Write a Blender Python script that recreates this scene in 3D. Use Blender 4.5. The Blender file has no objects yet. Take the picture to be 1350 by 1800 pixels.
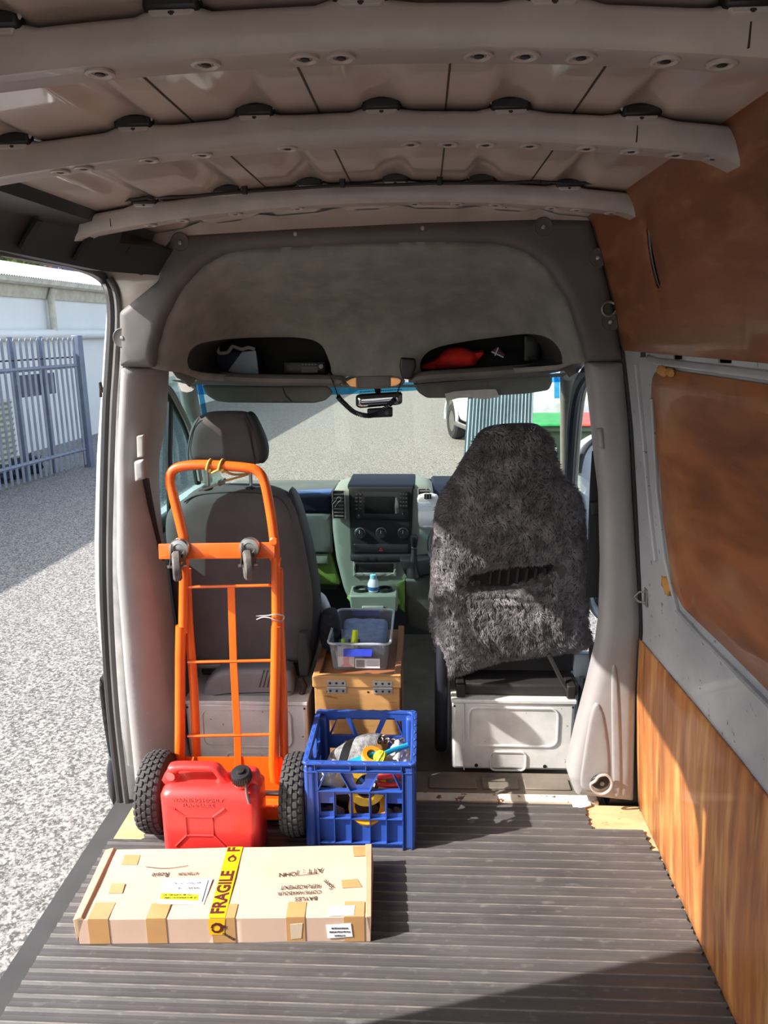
import bpy, bmesh, math, random
import numpy as np
from mathutils import Vector as V, Matrix, geometry, noise as mnoise
random.seed(7)
sc = bpy.context.scene
COL = sc.collection
R = math.radians
# ---------------------------------------------------------------- camera
F, CX, CY, CAMH = 1352.0, 675.0, 900.0, 1.58
PITCH, YAW, ROLL = R(13.2819), R(3.0013), -0.012
_c, _s = math.cos(ROLL), math.sin(ROLL)
CD = V((-math.sin(YAW)*math.cos(PITCH), math.cos(YAW)*math.cos(PITCH), -math.sin(PITCH)))
_r0 = V((math.cos(YAW), math.sin(YAW), 0)); _u0 = _r0.cross(CD)
CR = _r0*_c + _u0*_s          # content turned by ROLL
CU = _u0*_c - _r0*_s
CO = V((0, 0, CAMH))
cam = bpy.data.objects.new('camera', bpy.data.cameras.new('camera'))
COL.objects.link(cam); sc.camera = cam
cam.matrix_world = Matrix(((CR.x, CU.x, -CD.x, CO.x), (CR.y, CU.y, -CD.y, CO.y), (CR.z, CU.z, -CD.z, CO.z), (0, 0, 0, 1)))
cam.data.sensor_fit = 'VERTICAL'; cam.data.sensor_height = 36; cam.data.lens = 36*F/1800
cam.data.clip_start = 0.02; cam.data.clip_end = 500
# ---------------------------------------------------------------- light
SUN_AZ, SUN_EL = R(18.5), R(37.0)       # direction the light travels to, and the sun's height
sl = bpy.data.lights.new('sun', 'SUN'); sl.energy = 7.6; sl.angle = R(0.53); sl.color = (1.0, 0.955, 0.91)
so = bpy.data.objects.new('sun', sl); COL.objects.link(so); so.location = (-8, -3, 9)
so.rotation_euler = V((math.cos(SUN_AZ)*math.cos(SUN_EL), math.sin(SUN_AZ)*math.cos(SUN_EL), -math.sin(SUN_EL))).to_track_quat('-Z', 'Y').to_euler()
w = bpy.data.worlds.new('world'); sc.world = w; w.use_nodes = True
nt = w.node_tree; bg = nt.nodes['Background']; sky = nt.nodes.new('ShaderNodeTexSky')
sky.sky_type = 'NISHITA'; sky.sun_disc = False; sky.sun_elevation = SUN_EL
sky.sun_rotation = R(270) - SUN_AZ + R(0); sky.air_density = 1.0; sky.dust_density = 2.0; sky.ozone_density = 1.0
hs = nt.nodes.new('ShaderNodeHueSaturation'); hs.inputs['Saturation'].default_value = .62; nt.links.new(sky.outputs[0], hs.inputs['Color']); nt.links.new(hs.outputs[0], bg.inputs[0]); bg.inputs[1].default_value = 0.34
sc.view_settings.view_transform = 'Standard'; sc.view_settings.look = 'None'
sc.view_settings.exposure = 0.45; sc.view_settings.gamma = 1.0; sc.view_settings.use_curve_mapping = False

# ---------------------------------------------------------------- pixel -> point on a real surface
def ray(px, py): return CD + CR*((px-CX)/F) - CU*((py-CY)/F)
def onY(px, py, y): v = ray(px, py); return CO + v*(y/v.y)
def onZ(px, py, z): v = ray(px, py); return CO + v*((z-CAMH)/v.z)
def onX(px, py, x): v = ray(px, py); return CO + v*(x/v.x)
class Pl:
    """a plane with its own metres: a along u, b along v, c along n = u x v"""
    def __init__(s, o, u, v): s.o, s.u, s.v = V(o), V(u).normalized(), V(v).normalized(); s.n = s.u.cross(s.v)
    def P(s, a, b, c=0.0): return s.o + s.u*a + s.v*b + s.n*c
    def px(s, x, y, c=0.0):
        d = ray(x, y); o = s.o + s.n*c; t = (o-CO).dot(s.n)/d.dot(s.n); q = CO + d*t - s.o
        return (q.dot(s.u), q.dot(s.v))
    def L(s, pts, c=0.0): return [s.px(x, y, c) for x, y in pts]
def YP(y): return Pl((0, y, 0), (1, 0, 0), (0, 0, 1))
def ZP(z): return Pl((0, 0, z), (1, 0, 0), (0, 1, 0))
# ---------------------------------------------------------------- objects
ORG = {}
def thing(name, loc, label=None, cat=None, group=None, kind=None, rot=None):
    o = bpy.data.objects.new(name, None); COL.objects.link(o); o.empty_display_size = .05
    o.location = loc; ORG[o.name] = V(loc); tag(o, label, cat, group, kind); return o
def tag(o, label=None, cat=None, group=None, kind=None):
    if label: o['label'] = label
    if cat: o['category'] = cat
    if group: o['group'] = group
    if kind: o['kind'] = kind
    return o
def finish(name, me, mat, parent=None, smooth=35, bev=0, seg=2, sub=0):
    if smooth:
        me.polygons.foreach_set('use_smooth', [True]*len(me.polygons))
        if smooth < 180: me.set_sharp_from_angle(angle=R(smooth))
    if mat: me.materials.clear(); me.materials.append(mat)
    o = bpy.data.objects.new(name, me); COL.objects.link(o); me.name = name
    if parent is None:
        co = np.empty(len(me.vertices)*3); me.vertices.foreach_get('co', co); co = co.reshape(-1, 3)
        b = V(((co[:, 0].min()+co[:, 0].max())/2, (co[:, 1].min()+co[:, 1].max())/2, co[:, 2].min()))
        me.transform(Matrix.Translation(-b)); o.location = b; ORG[o.name] = b
    else:
        b = ORG[parent.name]; me.transform(Matrix.Translation(-b)); o.parent = parent; ORG[o.name] = b
    if bev:
        m = o.modifiers.new('bevel', 'BEVEL'); m.width = bev; m.segments = seg; m.limit_method = 'ANGLE'; m.angle_limit = R(40)
    if sub:
        m = o.modifiers.new('sub', 'SUBSURF'); m.levels = sub; m.render_levels = sub
    return o
def copy_tree(o, parent=None):
    c = o.copy(); COL.objects.link(c)
    if parent: c.parent = parent
    for ch in [x for x in bpy.data.objects if x.parent == o]: copy_tree(ch, c)
    return c
class MB:
    def __init__(s): s.v, s.f = [], []
    def add(s, vs, fs):
        n = len(s.v); s.v += [tuple(p) for p in vs]; s.f += [tuple(i+n for i in f) for f in fs]; return s
    def box(s, c, d, m=None):
        x, y, z = d[0]/2, d[1]/2, d[2]/2; m = m or Matrix.Identity(3)
        vs = [V(c) + m @ V((i*x, j*y, k*z)) for i in (-1, 1) for j in (-1, 1) for k in (-1, 1)]
        return s.add(vs, [(0, 1, 3, 2), (4, 6, 7, 5), (0, 4, 5, 1), (2, 3, 7, 6), (0, 2, 6, 4), (1, 5, 7, 3)])
    def bx(s, x0, x1, y0, y1, z0, z1): return s.box(((x0+x1)/2, (y0+y1)/2, (z0+z1)/2), (x1-x0, y1-y0, z1-z0))
    def tube(s, path, r, seg=10, closed=False, sx=1.0, up=None):
        P = [V(p) for p in path]; n = len(P); rings = []
        pu = None
        for i in range(n):
            if closed: t = P[(i+1) % n]-P[i-1]
            else: t = P[min(i+1, n-1)]-P[max(i-1, 0)]
            t.normalize()
            if pu is None:
                a = V(up) if up else (V((0, 0, 1)) if abs(t.z) < .9 else V((1, 0, 0)))
                pu = (a - t*a.dot(t)).normalized()
            else: pu = (pu - t*pu.dot(t)).normalized()
            b = t.cross(pu); rr = r[i] if isinstance(r, (list, tuple)) else r
            rings.append([P[i] + (pu*math.cos(2*math.pi*k/seg) + b*sx*math.sin(2*math.pi*k/seg))*rr for k in range(seg)])
        vs = [p for q in rings for p in q]; fs = []
        m = n if closed else n-1
        for i in range(m):
            j = (i+1) % n
            for k in range(seg): fs.append((i*seg+k, i*seg+(k+1) % seg, j*seg+(k+1) % seg, j*seg+k))
        if not closed: fs += [tuple(range(seg))[::-1], tuple((n-1)*seg+k for k in range(seg))]
        return s.add(vs, fs)
    def cyl(s, a, b, r, r2=None, seg=20):
        return s.tube([a, b], [r, r if r2 is None else r2], seg)
    def lathe(s, prof, o, ax=(0, 0, 1), seg=28, closed=False):
        """prof: (radius, height along ax)"""
        ax = V(ax).normalized(); a = V((1, 0, 0)) if abs(ax.x) < .8 else V((0, 1, 0)); u = (a-ax*a.dot(ax)).normalized(); w_ = ax.cross(u)
        n = len(prof); vs = []
        for r_, h in prof:
            for k in range(seg):
                t = 2*math.pi*k/seg; vs.append(V(o) + ax*h + (u*math.cos(t)+w_*math.sin(t))*r_)
        fs = []
        for i in range(n if closed else n-1):
            j = (i+1) % n
            for k in range(seg): fs.append((i*seg+k, i*seg+(k+1) % seg, j*seg+(k+1) % seg, j*seg+k))
        if not closed: fs += [tuple(range(seg))[::-1], tuple((n-1)*seg+k for k in range(seg))]
        return s.add(vs, fs)
    def ball(s, c, r, m=None, seg=16, disp=0):
        vs, fs = [], []; m = m or Matrix.Identity(3); h = seg//2
        rr = (r, r, r) if not isinstance(r, (tuple, list)) else r
        for i in range(h+1):
            t = math.pi*i/h
            for k in range(seg):
                a = 2*math.pi*k/seg; q = V((math.sin(t)*math.cos(a), math.sin(t)*math.sin(a), math.cos(t)))
                if disp: q *= 1+disp*mnoise.noise(q*2.3+V(c)*9)
                vs.append(V(c) + m @ V((q.x*rr[0], q.y*rr[1], q.z*rr[2])))
        for i in range(h):
            for k in range(seg): fs.append((i*seg+k, (i+1)*seg+k, (i+1)*seg+(k+1) % seg, i*seg+(k+1) % seg))
        return s.add(vs, fs)
    def grid(s, fn, nu, nv):
        n = len(s.v)
        for i in range(nu+1):
            for j in range(nv+1): s.v.append(tuple(fn(i/nu, j/nv)))
        for i in range(nu):
            for j in range(nv):
                a = n+i*(nv+1)+j; s.f.append((a, a+nv+1, a+nv+2, a+1))
        return s
    def loft(s, loops, cap0=True, cap1=True, closed=True):
        n = len(loops[0]); base = len(s.v)
        for L in loops: s.v += [tuple(p) for p in L]
        for i in range(len(loops)-1):
            for k in range(n if closed else n-1):
                s.f.append((base+i*n+k, base+i*n+(k+1) % n, base+(i+1)*n+(k+1) % n, base+(i+1)*n+k))
        if cap0: s.f.append(tuple(base+k for k in range(n))[::-1])
        if cap1: s.f.append(tuple(base+(len(loops)-1)*n+k for k in range(n)))
        return s
    def prism(s, pl, poly, c0, c1):
        return s.loft([[pl.P(a, b, c0) for a, b in poly], [pl.P(a, b, c1) for a, b in poly]])
    def mesh(s):
        me = bpy.data.meshes.new('m'); me.from_pydata(s.v, [], s.f); me.validate(); 
        bm = bmesh.new(); bm.from_mesh(me); bmesh.ops.recalc_face_normals(bm, faces=bm.faces); bm.to_mesh(me); bm.free()
        return me
    def build(s, name, mat, parent=None, **k): return finish(name, s.mesh(), mat, parent, **k)
def crom(pts, n=6, closed=True):
    out = []; N = len(pts); P = [V(p) for p in pts]
    for i in range(N if closed else N-1):
        if closed: a, b, c, d = P[i-1], P[i], P[(i+1) % N], P[(i+2) % N]
        else: a, b, c, d = P[max(i-1, 0)], P[i], P[i+1], P[min(i+2, N-1)]
        for k in range(n):
            t = k/n; out.append(tuple(.5*((2*b)+(c-a)*t+(2*a-5*b+4*c-d)*t*t+(3*b-a-3*c+d)*t**3)))
    if not closed: out.append(tuple(P[-1]))
    return out
def rr(x0, y0, x1, y1, r, n=4):
    o = []
    for cx, cy, a in ((x1-r, y0+r, -90), (x1-r, y1-r, 0), (x0+r, y1-r, 90), (x0+r, y0+r, 180)):
        for k in range(n+1): t = R(a+90*k/n); o.append((cx+r*math.cos(t), cy+r*math.sin(t)))
    return o
def circ(x, y, r, n=16, ry=None): return [(x+r*math.cos(2*math.pi*k/n), y+(ry or r)*math.sin(2*math.pi*k/n)) for k in range(n)]
def rounded(pts, r, n=4):
    """round every corner of a 2D polygon"""
    out = []; N = len(pts)
    for i in range(N):
        p = V(pts[i]).to_2d(); a = V(pts[i-1]).to_2d()-p; b = V(pts[(i+1) % N]).to_2d()-p
        k = min(r, a.length*.45, b.length*.45); A = p+a.normalized()*k; B = p+b.normalized()*k
        for j in range(n+1):
            t = j/n; q = A*(1-t)**2 + p*2*t*(1-t) + B*t*t; out.append((q.x, q.y))
    return out
# --- filled 2D outlines with holes, rounded (pillowed) edges, optional relief
def _inside(P, poly):
    x, y = P[:, 0], P[:, 1]; r = np.zeros(len(P), bool); q = np.asarray(poly)
    x1, y1 = q[:, 0], q[:, 1]; x2, y2 = np.roll(x1, -1), np.roll(y1, -1)
    for a, b, c, d in zip(x1, y1, x2, y2):
        if b == d: continue
        m = ((b > y) != (d > y)) & (x < (c-a)*(y-b)/(d-b)+a); r ^= m
    return r
def _dist(P, loops):
    D = np.full(len(P), 1e9)
    for q in loops:
        q = np.asarray(q); e = np.roll(q, -1, 0)-q; L2 = (e**2).sum(1)+1e-18
        for (a, b), (ex, ey), l in zip(q, e, L2):
            t = np.clip(((P[:, 0]-a)*ex+(P[:, 1]-b)*ey)/l, 0, 1)
            D = np.minimum(D, (P[:, 0]-a-t*ex)**2+(P[:, 1]-b-t*ey)**2)
    return np.sqrt(D)
def _resample(q, step):
    out = []; N = len(q)
    for i in range(N):
        a, b = q[i], q[(i+1) % N]; l = math.hypot(b[0]-a[0], b[1]-a[1])
        if l < 1e-7: continue
        n = max(1, int(math.ceil(l/step)))
        for k in range(n): out.append((a[0]+(b[0]-a[0])*k/n, a[1]+(b[1]-a[1])*k/n))
    return out
def fill2d(outer, holes, step, rings):
    loops = [_resample(q, step) for q in [outer]+list(holes)]
    pts, edges = [], []
    for q in loops:
        n = len(pts); pts += q; edges += [(n+i, n+(i+1) % len(q)) for i in range(len(q))]
    q0 = np.asarray(loops[0]); lo, hi = q0.min(0), q0.max(0)
    cand = []
    y = lo[1]+step*.5; row = 0
    while y < hi[1]:
        x = lo[0]+step*(.5 if row % 2 else .1)
        while x < hi[0]: cand.append((x, y)); x += step
        y += step*.87; row += 1
    lim = max([step*.45]+[r_*1.05 for r_ in rings])
    def keep(c, dmin):
        c = np.asarray(c, float).reshape(-1, 2)
        if not len(c): return c
        m = _inside(c, loops[0])
        for h in loops[1:]: m &= ~_inside(c, h)
        c = c[m]
        return c[_dist(c, loops) > dmin] if len(c) else c
    allp = [keep(cand, lim)]
    for rg in rings:
        c = []
        for li, q in enumerate(loops):
            N = len(q)
            ar = sum(q[i][0]*q[(i+1) % N][1]-q[(i+1) % N][0]*q[i][1] for i in range(N))
            sg = (1 if ar > 0 else -1)*(1 if li == 0 else -1)
            for i in range(N):
                a, b = q[i-1], q[(i+1) % N]; dx, dy = b[0]-a[0], b[1]-a[1]; l = math.hypot(dx, dy)+1e-12
                c.append((q[i][0]-dy/l*rg*sg, q[i][1]+dx/l*rg*sg))
        allp.append(keep(c, rg*.93))
    extra = np.concatenate([a for a in allp if len(a)]) if any(len(a) for a in allp) else np.zeros((0, 2))
    vs, es, fs, *_ = geometry.delaunay_2d_cdt([V(p) for p in pts]+[V(p) for p in extra], edges, [], 0, 1e-7)
    vs = np.array([(v.x, v.y) for v in vs]); fs = [f for f in fs]
    cen = np.array([vs[list(f)].mean(0) for f in fs])
    m = _inside(cen, loops[0])
    for h in loops[1:]: m &= ~_inside(cen, h)
    out = []
    for f, k in zip(fs, m):
        if not k: continue
        a, b, c = vs[f[0]], vs[f[1]], vs[f[2]]
        out.append(tuple(f) if (b[0]-a[0])*(c[1]-a[1])-(b[1]-a[1])*(c[0]-a[0]) > 0 else tuple(f)[::-1])
    return vs, out, _dist(vs, loops), loops
def puff(name, pl, outer, holes=(), th=.02, r=.006, step=.03, mat=None, parent=None, disp=None, fn=None, back=True, c=0.0, dist_k=1.0, smooth=50, nr=3, only=False, **kw):
    """outline pillowed to thickness th behind the plane; fn(a,b,c) replaces the plane for curved sheets"""
    r = min(r, th*.499) if back else r
    rings = [r/dist_k*(1-math.cos(math.pi/2*(k+1)/nr)) for k in range(nr)] if r > 0 else []
    vs, fs, D, loops = fill2d(outer, holes, step, rings)
    D = D*dist_k
    e = np.where(D < r, r-np.sqrt(np.maximum(r*r-(r-D)**2, 0)), 0) if r > 0 else np.zeros(len(vs))
    fn = fn or pl.P
    front = [fn(a, b, c-x+(disp(a, b, d) if disp else 0)) for (a, b), x, d in zip(vs, e, D)]
    F_ = list(fs); n = len(vs)
    if back:
        bk = [fn(a, b, c-th+x) for (a, b), x in zip(vs, e)]
        cnt = {}
        for f in fs:
            for i in range(len(f)):
                k = (f[i], f[(i+1) % len(f)]); cnt[k] = 1
        for (i, j) in cnt:
            if (j, i) not in cnt: F_.append((j, i, i+n, j+n))
        F_ += [tuple(i+n for i in f)[::-1] for f in fs]; front += bk
    me = bpy.data.meshes.new('m'); me.from_pydata([tuple(p) for p in front], [], F_)
    if only: return me
    return finish(name, me, mat, parent, smooth=smooth, **kw)
def text(name, body, pl, a, b, size, mat, parent, ang=0, ex=.0004, c=.0003, bold=0, align='CENTER', sx=1.0):
    cu = bpy.data.curves.new('t', 'FONT'); cu.body = body; cu.size = size; cu.extrude = ex; cu.align_x = align; cu.align_y = 'CENTER'; cu.offset = bold; cu.resolution_u = 3
    o = bpy.data.objects.new('t', cu); COL.objects.link(o); dg = bpy.context.evaluated_depsgraph_get(); dg.update()
    me = bpy.data.meshes.new_from_object(o.evaluated_get(dg)); bpy.data.objects.remove(o)
    ca, sa = math.cos(ang), math.sin(ang)
    for v in me.vertices:
        x, y, z = v.co.x*sx, v.co.y, v.co.z; v.co = pl.P(a+x*ca-y*sa, b+x*sa+y*ca, c+z)
    return finish(name, me, mat, parent, smooth=0)
# ---------------------------------------------------------------- materials
def lin(c): return tuple(((x/255)/12.92 if x/255 <= .04045 else ((x/255+.055)/1.055)**2.4) for x in c)+(1,)
_M = {}
def M(name, col=(128,128,128), rough=.5, metal=0, col2=None, vs=6, st=(1, 1, 1), lo=.35, hi=.65, bump=0, bs=60, bst=(1, 1, 1), spec=.5, coat=0, spots=None, spot_s=30, spot_t=.68, spot_w=.03, det=6, dist=0.0, emis=0):
    if name in _M: return _M[name]
    m = bpy.data.materials.new(name); m.use_nodes = True; n = m.node_tree; b = n.nodes['Principled BSDF']
    b.inputs['Roughness'].default_value = rough; b.inputs['Metallic'].default_value = metal
    b.inputs['Specular IOR Level'].default_value = spec; b.inputs['Coat Weight'].default_value = coat; b.inputs['Coat Roughness'].default_value = .06
    tc = n.nodes.new('ShaderNodeTexCoord')
    def nz(scale, st_, detail=det, dst=0.0):
        mp = n.nodes.new('ShaderNodeMapping'); mp.inputs['Scale'].default_value = st_; n.links.new(tc.outputs['Object'], mp.inputs[0])
        t = n.nodes.new('ShaderNodeTexNoise'); t.inputs['Scale'].default_value = scale; t.inputs['Detail'].default_value = detail; t.inputs['Roughness'].default_value = .6; t.inputs['Distortion'].default_value = dst
        n.links.new(mp.outputs[0], t.inputs[0]); return t
    col2 = col2 or tuple(x*.86 for x in col)
    t = nz(vs, st, dst=dist); cr = n.nodes.new('ShaderNodeValToRGB'); cr.color_ramp.elements[0].position = lo; cr.color_ramp.elements[1].position = hi
    cr.color_ramp.elements[0].color = lin(col2); cr.color_ramp.elements[1].color = lin(col); n.links.new(t.outputs[0], cr.inputs[0]); out = cr.outputs[0]
    if spots:
        t2 = nz(spot_s, st, 3); r2 = n.nodes.new('ShaderNodeValToRGB'); r2.color_ramp.elements[0].position = spot_t; r2.color_ramp.elements[1].position = spot_t+spot_w
        n.links.new(t2.outputs[0], r2.inputs[0]); mx = n.nodes.new('ShaderNodeMixRGB'); mx.inputs[2].default_value = lin(spots)
        n.links.new(r2.outputs[0], mx.inputs[0]); n.links.new(out, mx.inputs[1]); out = mx.outputs[0]
    n.links.new(out, b.inputs['Base Color'])
    if bump:
        t3 = nz(bs, bst, 4); bp = n.nodes.new('ShaderNodeBump'); bp.inputs['Strength'].default_value = bump; bp.inputs['Distance'].default_value = .004
        n.links.new(t3.outputs[0], bp.inputs['Height']); n.links.new(bp.outputs[0], b.inputs['Normal'])
    if emis: b.inputs['Emission Color'].default_value = lin(col); b.inputs['Emission Strength'].default_value = emis
    _M[name] = m; return m
def glass(name, tint, refl=.06, fog=0.0):
    if name in _M: return _M[name]
    m = bpy.data.materials.new(name); m.use_nodes = True; n = m.node_tree; n.nodes.clear()
    o = n.nodes.new('ShaderNodeOutputMaterial'); a = n.nodes.new('ShaderNodeBsdfTransparent'); a.inputs[0].default_value = lin(tint)
    g = n.nodes.new('ShaderNodeBsdfGlossy'); g.inputs['Roughness'].default_value = .03
    lw = n.nodes.new('ShaderNodeLayerWeight'); pw = n.nodes.new('ShaderNodeMath'); pw.operation = 'POWER'; pw.inputs[1].default_value = 5; n.links.new(lw.outputs['Facing'], pw.inputs[0])
    f = n.nodes.new('ShaderNodeMath'); f.operation = 'MULTIPLY_ADD'; f.inputs[1].default_value = .9; f.inputs[2].default_value = refl; n.links.new(pw.outputs[0], f.inputs[0]); mx = n.nodes.new('ShaderNodeMixShader')
    n.links.new(f.outputs[0], mx.inputs[0]); n.links.new(a.outputs[0], mx.inputs[1]); n.links.new(g.outputs[0], mx.inputs[2]); last = mx
    if fog:
        d_ = n.nodes.new('ShaderNodeBsdfDiffuse'); d_.inputs[0].default_value = lin((235, 238, 240)); m2 = n.nodes.new('ShaderNodeMixShader'); m2.inputs[0].default_value = fog
        n.links.new(mx.outputs[0], m2.inputs[1]); n.links.new(d_.outputs[0], m2.inputs[2]); last = m2
    n.links.new(last.outputs[0], o.inputs[0]); _M[name] = m; return m
PAINT = M('white van paint', (215, 213, 208), .32, coat=.3, spots=(120, 115, 108), spot_s=45, spot_t=.70)
GREYPAINT = M('grey white inner body paint', (178, 180, 182), .38, vs=3, spots=(95, 92, 90), spot_s=34, spot_t=.665, coat=.2)
ROOFP = M('roof skin paint', (204, 188, 174), .30, vs=2.5, bump=.04, bs=18, coat=1.0)
RIBP = M('roof rib paint', (196, 189, 182), .40, vs=4, bump=.04, bs=200, coat=.2)
TRIM = M('grey moulded plastic', (150, 146, 143), .5, vs=9, col2=(142, 138, 136), bump=.12, bs=500, spots=(205, 203, 200), spot_s=70, spot_t=.735)
DTRIM = M('dark grey moulded plastic', (102, 97, 95), .6, vs=5, bump=.1, bs=400)
FELT = M('grey headliner felt', (138, 137, 130), .95, vs=12, bump=.25, bs=700)
RAIL = M('charcoal cant rail plastic', (46, 48, 50), .4, vs=5)
BLACK = M('black plastic', (24, 24, 26), .45)
RUB = M('black rubber', (38, 37, 38), .6, bump=.1, bs=300)
STEEL = M('bare steel', (170, 168, 162), .35, metal=.9)
DULL = M('dark steel', (60, 55, 52), .5, metal=.6)
WHITE = M('white paper', (235, 236, 238), .7, col2=(225, 226, 230))
INK = M('black ink', (35, 32, 34), .7)
# ================================================================ the van body
_zr = [0, .2, .43, .66, .94, 1.29, 1.52, 1.64, 1.78, 1.88, 1.93]
_xr = [.733, .716, .700, .694, .664, .624, .585, .557, .514, .478, .445]
def xR(z): return float(np.interp(z, _zr, _xr))
def xL(z): return -.274-xR(z)
def wallR(off=0.0):
    return lambda a, b, c: V((xR(b)-c-off, -a, b))
def onW(px, py):
    x = .6
    for _ in range(12): p = onX(px, py, x); x = xR(p.z)
    return (-p.y, p.z)
REAR = -.85
PLY = M('stained plywood', (188, 120, 64), .45, col2=(122, 70, 34), vs=2.6, st=(1, 4, .45), lo=.33, hi=.67, bump=.15, bs=30, bst=(1, 6, .5), spots=(210, 158, 92), spot_s=5, spot_t=.50, spot_w=.25, dist=1.2, coat=.15)
PLYM = M('stained plywood with slanting grain', (166, 100, 54), .45, col2=(108, 60, 32), vs=3.2, st=(1, .5, 1.4), lo=.36, hi=.64, bump=.12, bs=30, bst=(1, .6, 4), spots=(168, 114, 68), spot_s=7, spot_t=.5, spot_w=.25, dist=1.5, coat=.15)
PLYU = M('stained plywood with lengthwise grain', (150, 92, 52), .45, col2=(112, 64, 34), vs=3.0, st=(1, .5, 2.2), lo=.3, hi=.7, bump=.1, bs=30, bst=(1, .5, 6), spots=(162, 110, 68), spot_s=12, spot_t=.5, spot_w=.25, dist=.8, coat=.15)
RAWPLY = M('bare plywood', (206, 172, 128), .7, col2=(184, 146, 104), vs=5, st=(1, 4, 1), spots=(120, 96, 70), spot_s=14, spot_t=.68)
# floor boards
o = MB().bx(-1.0, .74, REAR, 2.36, -.05, -.007).build('floor', RAWPLY, bev=.002); tag(o, kind='structure')
o = MB().bx(-1.10, .78, REAR-.02, 2.40, -.20, -.052).build('floor_under_frame', M('underbody', (60, 60, 60), .8)); tag(o, kind='structure')
# cab floor, with the moulded step behind the seat bases
CABF = M('dusty brown grey cab floor plastic', (118, 108, 94), .75, vs=5, col2=(92, 84, 74), bump=.15, bs=80)
t = thing('floor_cab', (-.1, 2.9, -.03), kind='structure')
MB().bx(-1.02, .74, 2.40, 4.0, -.08, -.03).build('floor_pan', CABF, t)
MB().bx(-.95, .62, 2.405, 2.55, -.03, -.004).build('heel_step', CABF, t, bev=.008)
for x0, x1 in ((.02, .19), (.21, .34), (.36, .52)):
    MB().bx(x0, x1, 2.435, 2.50, -.004, .003).build('raised_pad', CABF, t, bev=.004)
SILL = M('scuffed cream sill paint', (222, 212, 192), .5, vs=18, spots=(105, 70, 48), spot_s=26, spot_t=.60, bump=.2, bs=50)
o = MB().bx(-.98, .60, 2.362, 2.405, -.04, .002).build('trim_1', SILL, bev=.003); tag(o, kind='structure')
o = puff('trim_2', ZP(.004), ZP(.004).L([(1002, 1400), (1012, 1398), (1036, 1406), (1040, 1414), (1022, 1420), (1008, 1418)]), th=.006, r=.002, step=.01, mat=WHITE); tag(o, kind='structure')
# rubber mat: one sheet with fine cross ridges
def mat_z(y):
    p = (y/.0385) % 1.0
    return .0042*max(0, 1-abs(p-.5)/.17)**.6 if abs(p-.5) < .17 else (.0006 if p < .08 else 0)
mb = MB()
def mat_piece(x0, x1, y0, y1, jag=0):
    ys = []; y = y0
    while y < y1:
        ys.append(y); y += .0385/14
    ys.append(y1)
    nx = 10
    def e0(y): return x0+(jag and (.004*math.sin(y*160)+.003*math.sin(y*331)) or 0)
    def e1(y): return x1+(.004*math.sin(y*150)+.003*math.sin(y*271))
    top = [[V((e0(y)+(e1(y)-e0(y))*i/nx, y, mat_z(y))) for y in ys] for i in range(nx+1)]
    bot = [[V((p.x, p.y, -.0065)) for p in row] for row in top]
    n = len(mb.v); m = len(ys)
    for row in top+bot: mb.v += [tuple(p) for p in row]
    T = lambda i, j: n+i*m+j
    B = lambda i, j: n+(nx+1+i)*m+j
    for i in range(nx):
        for j in range(m-1):
            mb.f.append((T(i, j), T(i+1, j), T(i+1, j+1), T(i, j+1))); mb.f.append((B(i, j), B(i, j+1), B(i+1, j+1), B(i+1, j)))
    for j in range(m-1):
        mb.f.append((T(0, j), T(0, j+1), B(0, j+1), B(0, j))); mb.f.append((T(nx, j), B(nx, j), B(nx, j+1), T(nx, j+1)))
    for i in range(nx):
        mb.f.append((T(i, 0), B(i, 0), B(i+1, 0), T(i+1, 0))); mb.f.append((T(i, m-1), T(i+1, m-1), B(i+1, m-1), B(i, m-1)))
mat_piece(-1.005, .725, REAR+.02, .0385*55); mat_piece(-.90, .71, .0385*55, .0385*57.6, 1); mat_piece(-.86, .545, .0385*57.6, 2.35, 1)
RUBM = M('ribbed rubber mat', (84, 80, 78), .55, col2=(64, 61, 60), vs=3, st=(1, 2, 1), spots=(98, 95, 92), spot_s=22, spot_t=.6, spot_w=.15, bump=.15, bs=120, bst=(.4, 2, 1), lo=.3, hi=.7)
o = mb.build('rubber_floor_mat', RUBM, smooth=20); o.data.materials.append(M('dusty rubber ridge', (120, 113, 106), .6, col2=(80, 76, 72), vs=14, st=(1, 6, 1)))
for p_ in o.data.polygons:
    if p_.center.z+o.location.z > .0030: p_.material_index = 1
tag(o, 'black ribbed rubber mat covering the load floor of the van', 'floor mat')
# right wall: inner skin with its openings, outer skin behind
hol = [rounded([onW(*p) for p in q], .004) for q in ([(1124, 613), (1135, 613), (1135, 628), (1124, 628)], [(1184, 616), (1199, 616), (1199, 632), (1184, 632)], [(1263, 620), (1286, 620), (1286, 639), (1263, 638)])]
hol.append(crom([onW(*p) for p in [(1139, 405), (1144, 404), (1152, 440), (1160, 480), (1165, 500), (1160, 507), (1153, 490), (1144, 450)]], 3))
wr = thing('wall_right', (.733, 1.0, 0), kind='structure')
outer = [(-2.52, .0), (-REAR, .0), (-REAR, 1.93), (-2.52, 1.93)]
puff('inner_skin', None, outer, hol, th=.003, r=0, step=.07, mat=GREYPAINT, parent=wr, fn=wallR(0), smooth=60)
mb = MB(); n = 24
mb.loft([[V((xR(z)+.075, y, z)) for z in np.linspace(-.3, 1.95, n)] for y in (REAR, 2.54)], False, False, closed=False)
mb.build('outer_skin', PAINT, wr)
MB().bx(.70, .81, REAR-.02, REAR+.0, -.1, 1.7).build('rear_pillar', PAINT, wr)
mb = MB(); mb.loft([[V((xR(z)+.05, y, z)) for z in np.linspace(1.3, 1.93, 8)] for y in (REAR, 2.50)], False, False, closed=False); mb.build('added_dark_backing', BLACK, wr)  # black sheet added behind the wall openings so they look dark inside
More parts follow.
